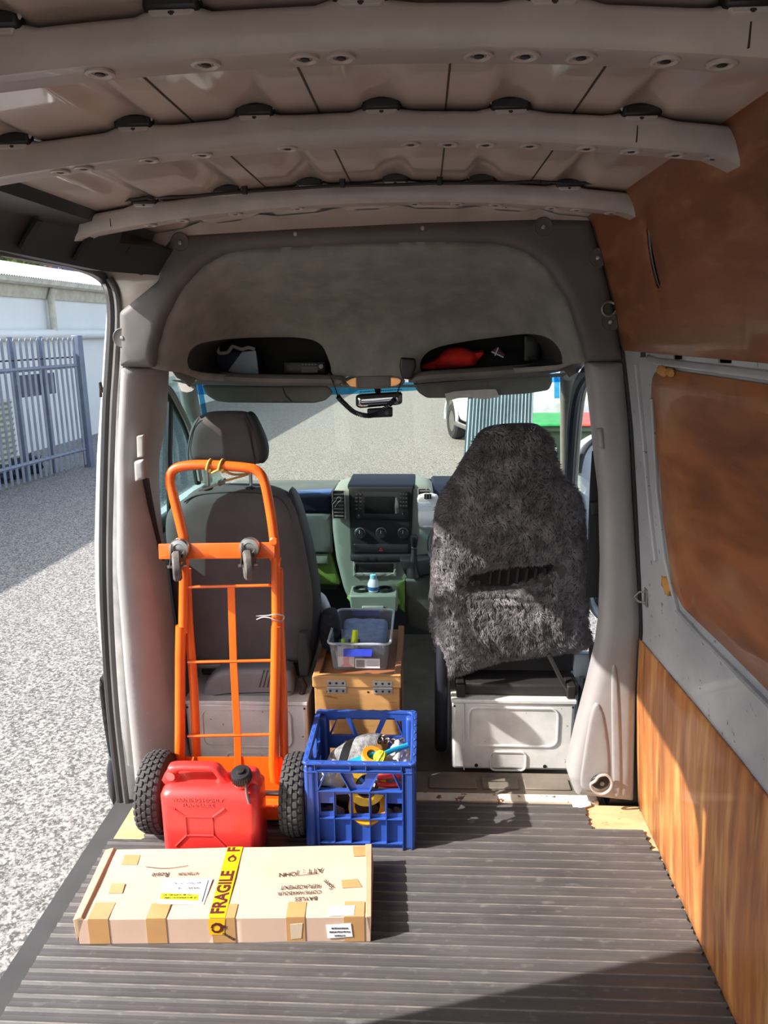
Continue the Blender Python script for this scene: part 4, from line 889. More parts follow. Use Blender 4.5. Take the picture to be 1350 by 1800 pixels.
# two way radio handset and coiled cable
pt = YP(2.72)
t = thing('radio_handset', tuple(pt.P(*pt.px(716, 650))), 'black two way radio handset hanging on the felt beside the red cloth', 'radio handset')
puff('handset_body', pt, rounded(pt.L([(704, 628), (730, 630), (732, 645), (722, 668), (706, 666), (702, 645)]), .008), th=.03, r=.008, mat=BLACK, parent=t, step=.02)
for i in range(4): puff('grille_slot', pt, pt.L([(708, 634+i*3), (724, 635+i*3), (724, 636+i*3), (708, 635+i*3)]), th=.002, r=0, mat=DULL, parent=t, c=.001, step=.05)
pth = crom([onY(a, b, y) for a, b, y in [(706, 668, 2.72), (700, 686, 2.76), (696, 698, 2.8), (690, 706, 2.82), (672, 722, 2.84), (655, 730, 2.85), (640, 730, 2.85), (622, 724, 2.84), (606, 710, 2.82), (595, 698, 2.80), (590, 684, 2.76), (584, 668, 2.72), (578, 656, 2.72)]], 8, False)
n0 = 20; n1 = len(pth)-24
coil = []
for i in range(n0, n1):
    p = V(pth[i]); nx = V(pth[i+1]); 
    for k_ in range(8):
        q_ = p.lerp(nx, k_/8); a = (i*8+k_)/8*2*math.pi*.9
        tdir = (nx-p).normalized(); u_ = tdir.orthogonal().normalized(); u_ = (V((0, -1, 0))-tdir*V((0, -1, 0)).dot(tdir)).normalized(); w_ = tdir.cross(u_); coil.append(q_+(u_*math.cos(a)+w_*math.sin(a))*.0075)
cb = MB(); cb.tube(pth[:n0+1], .0022, 6); cb.tube(coil, .0026, 5); cb.tube(pth[n1:], .0022, 6)
o = cb.build('coiled_cord', BLACK, None); tag(o, 'black coiled cord looping below the mirror from handset to radio', 'cord')
# things on the shelves
def shelf_o(name, pts, y, th, r_, m_, label, cat, st=.03, disp=None, **k_):
    q = YP(y); o = puff(name, q, crom(q.L(pts), 3) if k_.get('smooth_outline') else rounded(q.L(pts), .004), th=th, r=r_, mat=m_, step=st, disp=disp, smooth=60); tag(o, label, cat); return o
NV = M('navy nylon', (34, 36, 66), .8)
t = thing('lunch_bag', tuple(onY(405, 656, 2.86)), 'navy and pale blue bag with a grey handle on the left overhead shelf', 'bag')
qb = YP(2.86)
puff('bag_body', qb, rounded(qb.L([(362, 656), (362, 626), (380, 620), (425, 616), (452, 617), (456, 656)]), .006), th=.12, r=.012, mat=NV, parent=t, step=.03)
puff('pale_panel', qb, rounded(qb.L([(398, 656), (426, 618), (450, 616), (455, 658)]), .003), th=.004, r=.002, mat=M('pale blue nylon', (172, 192, 208), .7), parent=t, step=.03, c=.004)
MB().tube(crom([onY(a, b, 2.85) for a, b in [(383, 606), (383, 617), (388, 621), (400, 619), (406, 612), (410, 609), (425, 614), (436, 611), (448, 614)]], 4, False), .006, 8, sx=.4).build('handle', M('grey webbing', (160, 156, 154), .8), t)
t = thing('two_way_radio', tuple(onY(545, 656, 2.84)), 'black two way radio set with small display on the left overhead shelf', 'radio')
qb = YP(2.84)
puff('radio_case', qb, rounded(qb.L([(498, 658), (498, 636), (572, 636), (572, 658)]), .004), th=.12, r=.005, mat=BLACK, parent=t, step=.04)
puff('display', qb, rounded(qb.L([(530, 645), (558, 645), (558, 655), (530, 655)]), .001), th=.003, r=0, mat=M('dim display', (60, 60, 44), .3), parent=t, c=.002, step=.05)
a, b = qb.px(565, 644); MB().lathe([(.008, 0), (.008, .012), (0, .013)], qb.P(a, b), (0, -1, 0), 16).build('volume_knob', M('pale knob', (150, 148, 150), .4), t)
for i in range(5): puff('button', qb, qb.L([(531+i*5.5, 640), (534+i*5.5, 640), (534+i*5.5, 641.5), (531+i*5.5, 641.5)]), th=.003, r=0, mat=BTN, parent=t, c=.002, step=.05)
RED = M('bright red knitted cloth', (226, 44, 30), .9, col2=(190, 30, 24), vs=14, bump=.3, bs=200)
o = shelf_o('red_beanie', [(742, 652), (745, 640), (768, 630), (782, 616), (800, 610), (820, 612), (834, 618), (850, 616), (853, 624), (842, 636), (836, 644), (800, 648)], 2.84, .12, .05, RED, 'bright red woollen beanie lying on the right overhead shelf', 'hat', .012, lambda a, b, d: .010*mnoise.noise(V((a*22, b*30, 1))), smooth_outline=True)
o = shelf_o('dark_bundle', [(838, 648), (845, 628), (860, 618), (905, 616), (925, 622), (925, 642)], 2.90, .08, .02, M('black cloth', (20, 20, 22), .9), 'black cloth bundle behind the flag patch on the right overhead shelf', 'cloth', smooth_outline=True)
t = shelf_o('flag_patch', [(862, 619), (874, 610), (888, 622), (884, 630), (866, 622)], 2.84, .004, .001, M('flag navy', (44, 44, 84), .7), 'small white and navy flag patch on the right overhead shelf', 'patch')
qb = YP(2.84)
for q_ in ([(864, 618), (885, 628)], [(876, 611), (870, 625)]): MB().tube([qb.P(*qb.px(*q_[0]), .001), qb.P(*qb.px(*q_[1]), .001)], .0022, 6).build('stripe', WHITE, t)
for q_ in ([(868, 614.5), (886, 624)], ): MB().tube([qb.P(*qb.px(*q_[0]), .001), qb.P(*qb.px(*q_[1]), .001)], .0014, 6).build('stripe', RED, t)
o = shelf_o('black_case', [(921, 636), (921, 590), (925, 587), (946, 587), (950, 592), (949, 634), (945, 638)], 2.82, .05, .008, BLACK, 'black upright case standing at the end of the right overhead shelf', 'case')
# ================================================================ seats
SEATF = M('charcoal seat fabric', (92, 86, 86), .95, col2=(80, 74, 74), vs=6, bump=.2, bs=900)
SEATD = M('dark seat side', (44, 44, 46), .7)
def seat_base(t, x0, x1, y, px_l, px_r, name='base'):
    z1, z0 = .285, .0
    mb = MB(); mb.bx(x0, x1, y, y+.36, z0, z1-.012); b_ = mb.build('seat_base', PAINT, t, bev=.012)
    q = YP(y)
    MB().tube([q.P(a, b, .001) for a, b in rr(x0+.06, z0+.10, x1-.06, z1-.035, .03)], .0045, 6, closed=True).build('pressed_panel', PAINT, b_)
    MB().tube([q.P(a, b, .001) for a, b in rr(x0+.14, z0+.0, x1-.17, z0+.075, .02)], .004, 6, closed=True).build('pressed_panel', PAINT, b_)
    MB().tube([q.P(x0+.045, z0, .001), q.P(x0+.040, z1-.02, .001)], .003, 6).build('edge_fold', PAINT, b_)
    MB().bx(x0-.004, x1+.004, y-.006, y+.37, z1-.016, z1-.002).build('top_flange', PAINT, b_, bev=.003)
    for a, b in ((x0+.09, z0+.018), (x1-.10, z0+.018)): MB().lathe([(.007, 0), (.007, .0015), (0, .0015)], q.P(a, b), (0, -1, 0), 14).build('bolt_hole', BLACK, b_)
    for a, b in ((x0+.008, z1-.03), (x1-.008, z1-.03)): MB().lathe([(.004, 0), (.004, .0015), (0, .0015)], q.P(a, b), (0, -1, 0), 12).build('bolt_hole', BLACK, b_)
# --- driver seat with the fur cover
t = thing('driver_seat', (.33, 2.75, -.004), 'driver seat on a white base, its back covered in torn dark grey fur', 'seat')
seat_base(t, .105, .545, 2.555, 0, 0)
MB().bx(.12, .56, 2.58, 3.05, .285, .33).build('seat_frame', M('dark seat frame', (38, 34, 32), .6), t, bev=.01)
MB().loft([[V((x, y, z)) for x, y, z in ((.10, 2.84, .34), (.60, 2.84, .34), (.62, 2.84, .43), (.08, 2.84, .43))], [V((x, y, z)) for x, y, z in ((.08, 3.20, .34), (.62, 3.20, .34), (.63, 3.10, .46), (.07, 3.10, .46))]]).build('cushion', SEATF, t, bev=.03, seg=3)
for x_ in (.135, .53): MB().box((x_, 2.60, .31), (.03, .08, .05)).build('runner', DULL, t, bev=.004)
MB().tube([(.45, 2.60, .44), (.50, 2.585, .34), (.535, 2.58, .29)], .008, 8).build('strut', DULL, t)
MB().bx(.12, .56, 2.70, 2.74, .33, .50).build('rear_panel', M('dark seat frame', (38, 34, 32), .6), t)
pS = Pl((0, 2.615, .33), (1, 0, 0), V((0, -.07, 1)))     # back leans a little to the rear
FURB = M('dark grey fur base', (62, 58, 58), .95, col2=(48, 44, 45), vs=14)
fo = [(832, 790), (842, 772), (858, 760), (885, 754), (925, 752), (950, 754), (968, 768), (978, 792), (984, 822), (996, 846), (1014, 862), (1028, 886), (1034, 930), (1038, 1000), (1040, 1060), (1038, 1105), (1044, 1125), (1042, 1142), (1020, 1152), (960, 1160), (900, 1166), (860, 1176), (820, 1190), (785, 1206), (775, 1200), (768, 1170), (758, 1120), (756, 1050), (758, 990), (762, 930), (770, 890), (786, 862), (802, 838), (815, 815)]
tear = [(838, 1020), (846, 1014), (870, 1010), (890, 1004), (930, 1000), (958, 998), (972, 999), (960, 1006), (940, 1013), (915, 1024), (890, 1030), (866, 1030), (850, 1026)]
FO = crom(pS.L(fo), 3); TR = crom(pS.L(tear), 3)
cx_t, cz_t = pS.px(905, 1016)
ctr = pS.px(900, 960)
def furdisp(a, b, d_):
    x = a-cx_t; z = b-cz_t
    h = .006*mnoise.noise(V((a*26, b*18, 2)))+.005*mnoise.noise(V((a*70, b*60, 5)))+.004*mnoise.noise(V((a*160, b*130, 7)))
    # folds sagging below the tear
    if -.09 < z < .02 and abs(x) < .17:
        w_ = (1-(x/.17)**2)
        h += .010*w_*math.sin((z*1.0+.10*x*x/.02*.0)*190+4*x)*(1 if z < 0 else .4)
    h += .030*min(1, d_/.14)
    dt = math.hypot((a-pS.px(855, 1014)[0])/.06, (b-pS.px(855, 1014)[1])/.07)
    h += .008*max(0, 1-dt)*math.sin(a*230)
    return h
FOr = FO; 
fc = puff('fur_cover', pS, FOr, [TR], th=.15, r=.065, step=.010, mat=FURB, parent=t, disp=furdisp, nr=5, smooth=180)
MB().loft([[pS.P(a*1.0, b, -.03) for a, b in crom(pS.L([(820, 990), (980, 990), (980, 1045), (820, 1045)]), 3)], [pS.P(a*1.0, b, -.04) for a, b in crom(pS.L([(820, 990), (980, 990), (980, 1045), (820, 1045)]), 3)]]).build('seat_shell', M('dark shell in tear', (16, 14, 15), .8), t)
for i in range(7): a, b = pS.px(862+i*16, 1016); MB().tube([pS.P(a, b-.03, -.022), pS.P(a+.004, b+.03, -.022)], .006, 6).build('shell_rib', M('shell rib', (30, 26, 28), .6), t)
# hair: short strands grown on the cover as real slivers
rnd = random.Random(11)
vs, fs, D_, lo_ = fill2d(FOr, [TR], .010, [])
tri = [(vs[f[0]], vs[f[1]], vs[f[2]]) for f in fs]; ar = np.array([abs((b[0]-a[0])*(c[1]-a[1])-(b[1]-a[1])*(c[0]-a[0]))/2 for a, b, c in tri]); cum = np.cumsum(ar/ar.sum())
NH = 42000; pts = []
rs = np.random.RandomState(5); idx = np.searchsorted(cum, rs.rand(NH)); r1 = np.sqrt(rs.rand(NH)); r2 = rs.rand(NH)
P2 = np.array([tri[i][0]*(1-a)+tri[i][1]*(a*(1-b))+tri[i][2]*(a*b) for i, a, b in zip(idx, r1, r2)])
DD = _dist(P2, lo_)
hv, hf = [], []
for (a, b), d_ in zip(P2, DD):
    e = .065-math.sqrt(max(.065**2-(.065-min(d_, .065))**2, 0))
    base = pS.P(a, b, furdisp(a, b, d_)-e-.001)
    sw = mnoise.noise(V((a*9, b*9, 4)))*2.6+mnoise.noise(V((a*30, b*30, 8)))*1.6
    edge = 1-min(d_, .065)/.065
    outx, outz = (a-ctr[0]), (b-ctr[1]); l_ = math.hypot(outx, outz)+1e-6; outx /= l_; outz /= l_
    ln = rnd.uniform(.009, .018); cl = mnoise.noise(V((a*60, b*60, 1)))
    dr = V((math.sin(sw)*.8+outx*edge*.9+cl*.5, 0, -.75*math.cos(sw)+outz*edge*.7-.2)); up = pS.n*(.55-.3*edge)
    d1 = (dr*.6+up*1.2).normalized()*ln*.5; d2 = (dr*1.2+up*.25).normalized()*ln*.6
    wv = V((d2.z, 0, -d2.x)).normalized()*rnd.uniform(.0009, .0017)
    n_ = len(hv); hv += [tuple(base-wv), tuple(base+wv), tuple(base+d1+wv*.9), tuple(base+d1-wv*.9), tuple(base+d1+d2)]
    hf += [(n_, n_+1, n_+2, n_+3), (n_+3, n_+2, n_+4)]
me = bpy.data.meshes.new('fur'); me.from_pydata(hv, [], hf)
FURH = M('dark grey fur', (132, 126, 128), .8, col2=(70, 66, 68), vs=25, lo=.3, hi=.7, spec=.2)
o = finish('fur_pile', me, FURH, fc, smooth=0); o['kind'] = 'stuff'
# folded armrest beside the driver seat
puff('armrest', Pl((.045, 0, 0), (0, -1, 0), (0, 0, 1)), crom([(-2.64, .02), (-2.60, .30), (-2.62, .50), (-2.66, .60), (-2.72, .60), (-2.78, .45), (-2.80, .2), (-2.78, .02)], 3), th=.045, r=.02, mat=M('dark blue black armrest', (28, 32, 42), .5), parent=t, step=.04)
# --- passenger seat
t = thing('passenger_seat', (-.70, 2.8, -.004), 'passenger seat in charcoal fabric with headrest, the orange hand truck leaning on its back', 'seat')
seat_base(t, -.865, -.42, 2.52, 0, 0)
MB().bx(-.88, -.42, 2.81, 3.2, .36, .46).build('cushion', SEATF, t, bev=.03, seg=3)
MB().bx(-.86, -.44, 2.72, 3.05, .285, .36).build('seat_frame', DULL, t, bev=.01)
pP = Pl((0, 2.66, .33), (1, 0, 0), V((0, .0, 1)))
so_ = [(312, 888), (330, 870), (360, 860), (420, 858), (470, 862), (508, 882), (526, 930), (538, 985), (548, 1050), (548, 1110), (540, 1160), (528, 1172), (480, 1176), (360, 1176), (318, 1150), (302, 1090), (290, 1000), (284, 930), (292, 898)]
SO = crom(pP.L(so_), 3)
bk = puff('backrest', pP, SO, th=.14, r=.055, step=.03, mat=SEATF, parent=t, nr=5, smooth=180, disp=lambda a, b, d_: .012*min(1, d_/.12))
puff('backrest_side', pP, crom(pP.L([(500, 875), (516, 884), (534, 940), (546, 990), (556, 1060), (556, 1120), (546, 1168), (530, 1172), (520, 1100), (512, 980)]), 3), th=.14, r=.04, step=.03, mat=SEATD, parent=t, c=-.03, nr=4, smooth=180)
MB().tube(crom([pP.P(*pP.px(a, b), -.012) for a, b in [(322, 884), (345, 872), (400, 867), (460, 869), (495, 882), (512, 920), (524, 985), (534, 1050), (534, 1110), (528, 1160)]], 4, False), .003, 6).build('piping', SEATD, bk)
pH = Pl((0, 2.665, 1.1), (1, 0, 0), V((0, -.05, 1)))
hr = puff('headrest', pH, crom(pH.L([(326, 800), (327, 770), (335, 745), (355, 730), (392, 727), (430, 730), (450, 752), (464, 785), (466, 806), (458, 818), (430, 820), (345, 820)]), 3), th=.11, r=.045, step=.025, mat=SEATF, parent=t, nr=5, smooth=180)
puff('headrest_side', pH, crom(pH.L([(430, 730), (442, 732), (458, 762), (467, 790), (465, 812), (455, 817), (446, 800), (440, 760)]), 3), th=.08, r=.025, step=.02, mat=SEATD, parent=hr, c=-.004, nr=4, smooth=180)
MB().tube(crom([pH.P(*pH.px(a, b), .003) for a, b in [(429, 732), (438, 760), (446, 800), (449, 816)]], 4, False), .0025, 6).build('piping', SEATD, hr)
MB().tube(crom([pH.P(*pH.px(a, b), -.008) for a, b in [(349, 735), (338, 756), (331, 785), (330, 812)]], 4, False), .002, 6).build('piping', SEATD, hr)
for px_ in (357, 434):
    a, b = pH.px(px_, 815); c_, d2 = pP.px(px_+.5, 862); MB().tube([pH.P(a, b, -.05), V((a, 2.71, .33+d2-.005))], .0065, 10).build('headrest_post', STEEL, t)
    MB().lathe([(.020, 0), (.020, .008), (.012, .012)], V((a, 2.70, .33+d2-.004)), (0, 0, 1), 16).build('post_collar', BLACK, t)
puff('recliner_cover', YP(2.60), rounded(YP(2.60).L([(524, 1112), (538, 1112), (546, 1160), (542, 1190), (526, 1192), (522, 1150)]), .006), th=.03, r=.008, mat=SEATD, parent=t, step=.02)
MB().tube([onY(528, 1190, 2.58), onY(536, 1205, 2.58), onY(530, 1222, 2.58)], .010, 8).build('recliner_link', DULL, t)
puff('lower_trim', YP(2.63), rounded(YP(2.63).L([(345, 1168), (515, 1166), (515, 1174), (345, 1176)]), .003), th=.02, r=.004, mat=M('grey seat rail', (92, 90, 90), .4), parent=t, step=.05)
# grey tool case lying on the seat base
cp_ = [(352, 1222), (362, 1198), (380, 1182), (400, 1178), (500, 1176), (512, 1184), (516, 1206), (514, 1228), (500, 1234), (380, 1236), (366, 1232)]
q = YP(2.56); t = thing('tool_case', tuple(q.P(*q.px(435, 1234))), 'grey hard plastic tool case lying on the white passenger seat base', 'case')
CASEM = M('grey hard case plastic', (128, 126, 128), .5, bump=.05, bs=300)
puff('case_shell', q, rounded(q.L(cp_), .01), th=.092, r=.02, mat=CASEM, parent=t, step=.03, nr=4)
MB().tube([q.P(*q.px(a, b), .001) for a, b in [(366, 1224), (400, 1219), (512, 1216)]], .0016, 6).build('parting_line', DULL, t)
for i in range(4): MB().tube([q.P(*q.px(456+i*7, 1208), .001), q.P(*q.px(464+i*6.5, 1178), .0)], .002, 6).build('moulded_rib', M('case rib', (70, 66, 68), .5), t)
MB().box(q.P(*q.px(384, 1226), .001), (.003, .003, .022)).build('latch', BLACK, t)
# cloths beside the passenger seat
q = YP(2.86); o = puff('white_cloth', q, crom(q.L([(540, 1048), (552, 1043), (566, 1048), (574, 1058), (582, 1082), (574, 1092), (564, 1104), (540, 1106)]), 3), th=.05, r=.02, mat=M('white cotton cloth', (214, 218, 226), .9), step=.012, disp=lambda a, b, d: .008*mnoise.noise(V((a*40, b*40, 2))), smooth=180); tag(o, 'white cloth draped over the inner side of the passenger seat', 'cloth')
q = YP(2.72); o = puff('dark_jacket', q, crom(q.L([(560, 1096), (566, 1082), (580, 1078), (590, 1084), (596, 1110), (596, 1140), (578, 1150), (564, 1140), (558, 1116)]), 3), th=.09, r=.03, mat=M('blue black wool', (32, 34, 42), .95, bump=.4, bs=120), step=.008, disp=lambda a, b, d: .010*math.sin(b*150+6*a*20)*min(1, d/.02), smooth=180); tag(o, 'rolled blue black jacket wedged between passenger seat and wooden box', 'jacket')
# seat belts
BELT = M('black seat belt webbing', (30, 30, 32), .8)
t = thing('seat_belt', tuple(onY(246, 820, 2.38)), 'black seat belt hanging from the left pillar behind the passenger seat', 'seat belt')
MB().tube([onY(250, 840, 2.40), onY(257, 880, 2.44), onY(267, 930, 2.48), onY(279, 985, 2.53)], .022, 8, sx=.08, up=(1, 0, 0)).build('webbing', BELT, t, smooth=0)
puff('anchor_cover', YP(2.34), rounded(YP(2.34).L([(238, 810), (256, 806), (258, 840), (240, 846)]), .006), th=.04, r=.010, mat=TRIM, parent=t, step=.02, c=.02)
puff('height_slider', YP(2.34), rounded(YP(2.34).L([(242, 766), (254, 764), (254, 802), (243, 804)]), .004), th=.02, r=.004, mat=M('pale plastic', (176, 172, 162), .5), parent=t, step=.02, c=.012)
puff('buckle', YP(2.50), rounded(YP(2.50).L([(262, 952), (276, 946), (282, 962), (270, 974)]), .006), th=.02, r=.006, mat=BLACK, parent=t, step=.02)
t = thing('seat_belt', tuple(onY(1050, 780, 2.40)), 'black seat belt hanging from the right pillar beside the fur-covered seat', 'seat belt')
MB().tube([onY(1054, 792, 2.44), onY(1050, 850, 2.48), onY(1047, 920, 2.50), onY(1046, 980, 2.52), onY(1042, 1050, 2.54)], .024, 8, sx=.08, up=(1, 0, 0)).build('webbing', BELT, t, smooth=0)
puff('anchor_cover', YP(2.36), rounded(YP(2.36).L([(1046, 752), (1058, 748), (1062, 790), (1050, 786)]), .006), th=.04, r=.010, mat=TRIM, parent=t, step=.02, c=.03)
puff('buckle', YP(2.47), rounded(YP(2.47).L([(1037, 884), (1052, 880), (1062, 896), (1054, 906), (1040, 908)]), .006), th=.02, r=.006, mat=BLACK, parent=t, step=.02)
# ================================================================ hand truck
ORAN = M('orange enamel', (240, 106, 26), .32, vs=5, col2=(228, 92, 20), coat=.3, spots=(150, 90, 60), spot_s=60, spot_t=.76)
o0 = V((0, 2.275, 0)); ht_v = V((0, .075, 1)); pT = Pl(o0, (1, 0, 0), ht_v)
def T(px_, py_, c=0.0): a, b = pT.px(px_, py_, c); return pT.P(a, b, c)
t = thing('hand_truck', (-.63, 2.2, 0), 'orange steel hand truck with chunky tyres leaning against the passenger seat', 'hand truck')
hp = [(322, 1112), (323, 1040), (324, 960), (318, 925), (305, 872), (299, 845), (303, 828), (320, 820), (360, 817), (430, 822), (452, 828), (464, 845), (472, 880), (481, 940), (485, 1000), (486, 1112)]
MB().tube(crom([T(*p) for p in hp], 5, False), .0158, 14).build('handle', ORAN, t)
for q in ([(318, 1100), (317, 1150), (316, 1345)], [(486, 1100), (485, 1150), (481, 1345), (484, 1372)]):
    MB().tube([T(*p, .004) for p in q], .0172, 14).build('frame_tube', ORAN, t)
for q in ([(328, 1000), (332, 1100), (341, 1210), (346, 1345)], [(490, 1000), (492, 1100), (497, 1210), (500, 1345)]):
    MB().tube(crom([T(*p, -.022) for p in q], 3, False), .0150, 12).build('frame_tube', ORAN, t)
puff('cross_bar', pT, rounded(pT.L([(282, 954), (486, 951), (486, 979), (283, 981)]), .004), th=.008, r=.003, mat=ORAN, parent=t, c=.022, step=.05)
for y_ in (1031, 1163, 1293): MB().tube([T(330, y_+1), T(479, y_-2)], .0052, 8).build('rung', ORAN, t)
q = [T(406, 1031, .003), T(410, 1160, .003), T(417, 1293, .003), T(419, 1372, .003)]
MB().loft([[p+V((-.012, 0, 0)), p+V((.012, 0, 0)), p+V((.012, .005, 0)), p+V((-.012, .005, 0))] for p in q]).build('centre_strap', ORAN, t, bev=.001)
MB().lathe([(.012, 0), (.014, .004), (.014, .010), (.010, .013), (0, .013)], T(316, 952, .016), pT.n, 14).build('bolt', ORAN, t)
MB().lathe([(.012, 0), (.014, .004), (.014, .010), (.010, .013), (0, .013)], T(482, 951, .016), pT.n, 14).build('bolt', ORAN, t)
for x_ in (.0,):
    puff('gusset', pT, pT.L([(474, 979), (496, 979), (490, 1008)]), th=.004, r=.001, mat=ORAN, parent=t, c=.012, step=.05)
# toe plate, base plate and axle
MB().loft([[T(a, b, .0) for a, b in ((300, 1330), (496, 1330))]+[T(a, b, -.006) for a, b in ((496, 1330), (300, 1330))], [V((-.78, 2.283, .012)), V((-.42, 2.283, .012)), V((-.42, 2.290, .012)), V((-.78, 2.290, .012))]]).build('toe_plate', ORAN, t, bev=.001)
MB().bx(-.79, -.41, 2.20, 2.30, .030, .045).build('base_plate', ORAN, t, bev=.003)
MB().bx(-.79, -.41, 2.195, 2.205, .025, .075).build('base_lip', ORAN, t, bev=.002)
WY, WZ, WR = 2.185, .132, .130
MB().cyl((-.90, WY, WZ), (-.38, WY, WZ), .009).build('axle', STEEL, t)
for x_ in (-.77, -.46): MB().loft([[V((x_, 2.19, .10)), V((x_, 2.28, .06)), V((x_, 2.28, .20)), V((x_, 2.18, .16))], [V((x_+.005, 2.19, .10)), V((x_+.005, 2.28, .06)), V((x_+.005, 2.28, .20)), V((x_+.005, 2.18, .16))]]).build('axle_bracket', ORAN, t)
TYRE = M('black knobbly tyre rubber', (66, 63, 62), .75, col2=(50, 48, 48), vs=12, bump=.15, bs=200)
def wheel(x_, par):
    prof = [(.055, -.026), (.072, -.036), (.098, -.040), (.116, -.034), (.123, -.020), (.125, 0), (.123, .020), (.116, .034), (.098, .040), (.072, .036), (.055, .026)]
    ty = MB().lathe(prof, (x_, WY, WZ), (1, 0, 0), 44, closed=True).build('tyre', TYRE, par)
    mb = MB(); N = 30
    for k_ in range(N):
        for j, (off, tilt, rad_, wd) in enumerate(((-.030, .5, .1185, .013), (-.0155, .12, .1245, .0135), (0, 0, .1262, .0125), (.0155, -.12, .1245, .0135), (.030, -.5, .1185, .013))):
            a = 2*math.pi*(k_+(.5 if j % 2 else 0))/N
            er = V((0, math.cos(a), math.sin(a))); et = V((0, -math.sin(a), math.cos(a))); ex_ = V((1, 0, 0))
            m_ = Matrix((( (ex_*math.cos(tilt)+er*math.sin(tilt)).x, et.x, (er*math.cos(tilt)-ex_*math.sin(tilt)).x), ((ex_*math.cos(tilt)+er*math.sin(tilt)).y, et.y, (er*math.cos(tilt)-ex_*math.sin(tilt)).y), ((ex_*math.cos(tilt)+er*math.sin(tilt)).z, et.z, (er*math.cos(tilt)-ex_*math.sin(tilt)).z)))
            mb.box(V((x_+off, WY, WZ))+er*rad_, (wd, .0185, .008), m_)
    mb.build('tread', TYRE, ty, bev=.0015, seg=1)
    MB().lathe([(.010, -.03), (.022, -.03), (.022, -.012), (.050, -.014), (.057, -.028), (.060, -.026), (.060, .026), (.057, .028), (.050, .014), (.022, .012), (.022, .03), (.010, .03)], (x_, WY, WZ), (1, 0, 0), 28, closed=True).build('wheel_rim', ORAN, par)
wheel(-.862, t); wheel(-.408, t)
# casters on the cross bar
def caster(px_, py_, par):
    p = T(px_, py_, .024); ax_ = V((.92, .30, 0)).normalized(); dn = V((-.0, -.05, -1)); out = V((-.18, -.5, 0)).normalized()
    c_ = p + V((0, -.045, -.045))
    ca = MB().lathe([(.026, 0), (.026, .006), (.020, .012), (.012, .014), (0, .014)], p, pT.n, 20).build('caster_plate', STEEL, par)
    MB().lathe([(.033, .0), (.034, .010), (.030, .018), (.018, .020), (.014, .012)], p, pT.n, 22).build('swivel_cup', STEEL, ca)
    for s_ in (-1, 1):
        MB().loft([[p+ax_*s_*.020+V((0, -.014, .02)), p+ax_*s_*.020+V((0, -.014, -.02)), c_+ax_*s_*.018+V((0, .012, -.010)), c_+ax_*s_*.018+V((0, -.012, 0))], [p+ax_*s_*.023+V((0, -.014, .02)), p+ax_*s_*.023+V((0, -.014, -.02)), c_+ax_*s_*.021+V((0, .012, -.010)), c_+ax_*s_*.021+V((0, -.012, 0))]]).build('fork', STEEL, ca)
    MB().lathe([(.018, -.014), (.040, -.014), (.047, -.008), (.048, 0), (.047, .008), (.040, .014), (.018, .014)], c_, ax_, 30, closed=True).build('caster_wheel', M('grey scuffed caster rubber', (104, 98, 94), .8, col2=(70, 66, 64), vs=40, bump=.3, bs=150), ca)
    MB().lathe([(.019, -.010), (.019, .010)], c_, ax_, 20).build('caster_hub', BLACK, ca)
    MB().cyl(c_-ax_*.030, c_+ax_*.030, .005).build('caster_bolt', STEEL, ca)
caster(317, 964, t); caster(440, 962, t)
# yellow rope and wire round the handle
ROPE = M('yellow tan rope', (206, 166, 84), .8, bump=.4, bs=300)
t = thing('rope', tuple(T(380, 818, .02)), 'yellow rope tied round the orange handle with a spring strap to the headrest posts', 'rope')
def loop(px_, dz=0):
    c_ = T(px_, 819); return [c_+V((.004*math.sin(a)+dz*a/6, -.0195*math.cos(a), .0195*math.sin(a))) for a in np.linspace(-.5, 5.9, 20)]
MB().tube(loop(367, .010), .0045, 8).build('wrap', ROPE, t); MB().tube(loop(388, .012), .0045, 8).build('wrap', ROPE, t)
MB().tube(crom([T(372, 832, .016), T(388, 826, .014), T(410, 834, -.02), V(onY(436, 833, 2.62))], 4, False), .004, 8).build('line', ROPE, t)
MB().tube([V(onY(436, 834, 2.63)), V(onY(415, 840, 2.62)), V(onY(396, 845, 2.61))], .004, 8).build('line', ROPE, t)
sp_ = [V(onY(396, 845, 2.61)).lerp(V(onY(384, 850, 2.61)), i/60)+V((0, .007*math.cos(i*.8), .009*math.sin(i*.8))) for i in range(60)]
MB().tube(sp_, .0018, 5).build('spring', STEEL, t)
MB().tube([V(onY(384, 850, 2.61)), V(onY(368, 857, 2.61)), V(onY(350, 862, 2.62))], .004, 8).build('strap_end', M('pale grey strap', (170, 168, 160), .6), t)
WIRE = M('bright wire', (214, 210, 206), .4, metal=.4)
o = MB().tube(crom([T(450, 1083, .02), T(470, 1082, .02), T(484, 1080, .022), T(499, 1083, .006), T(496, 1091, .0), T(486, 1091, .020), T(474, 1086, .022), T(462, 1085, .02), T(451, 1089, .02)], 4, False), .0020, 6).build('wire_twist', WIRE); tag(o, 'bright wire twisted round the right tube of the orange hand truck', 'wire')
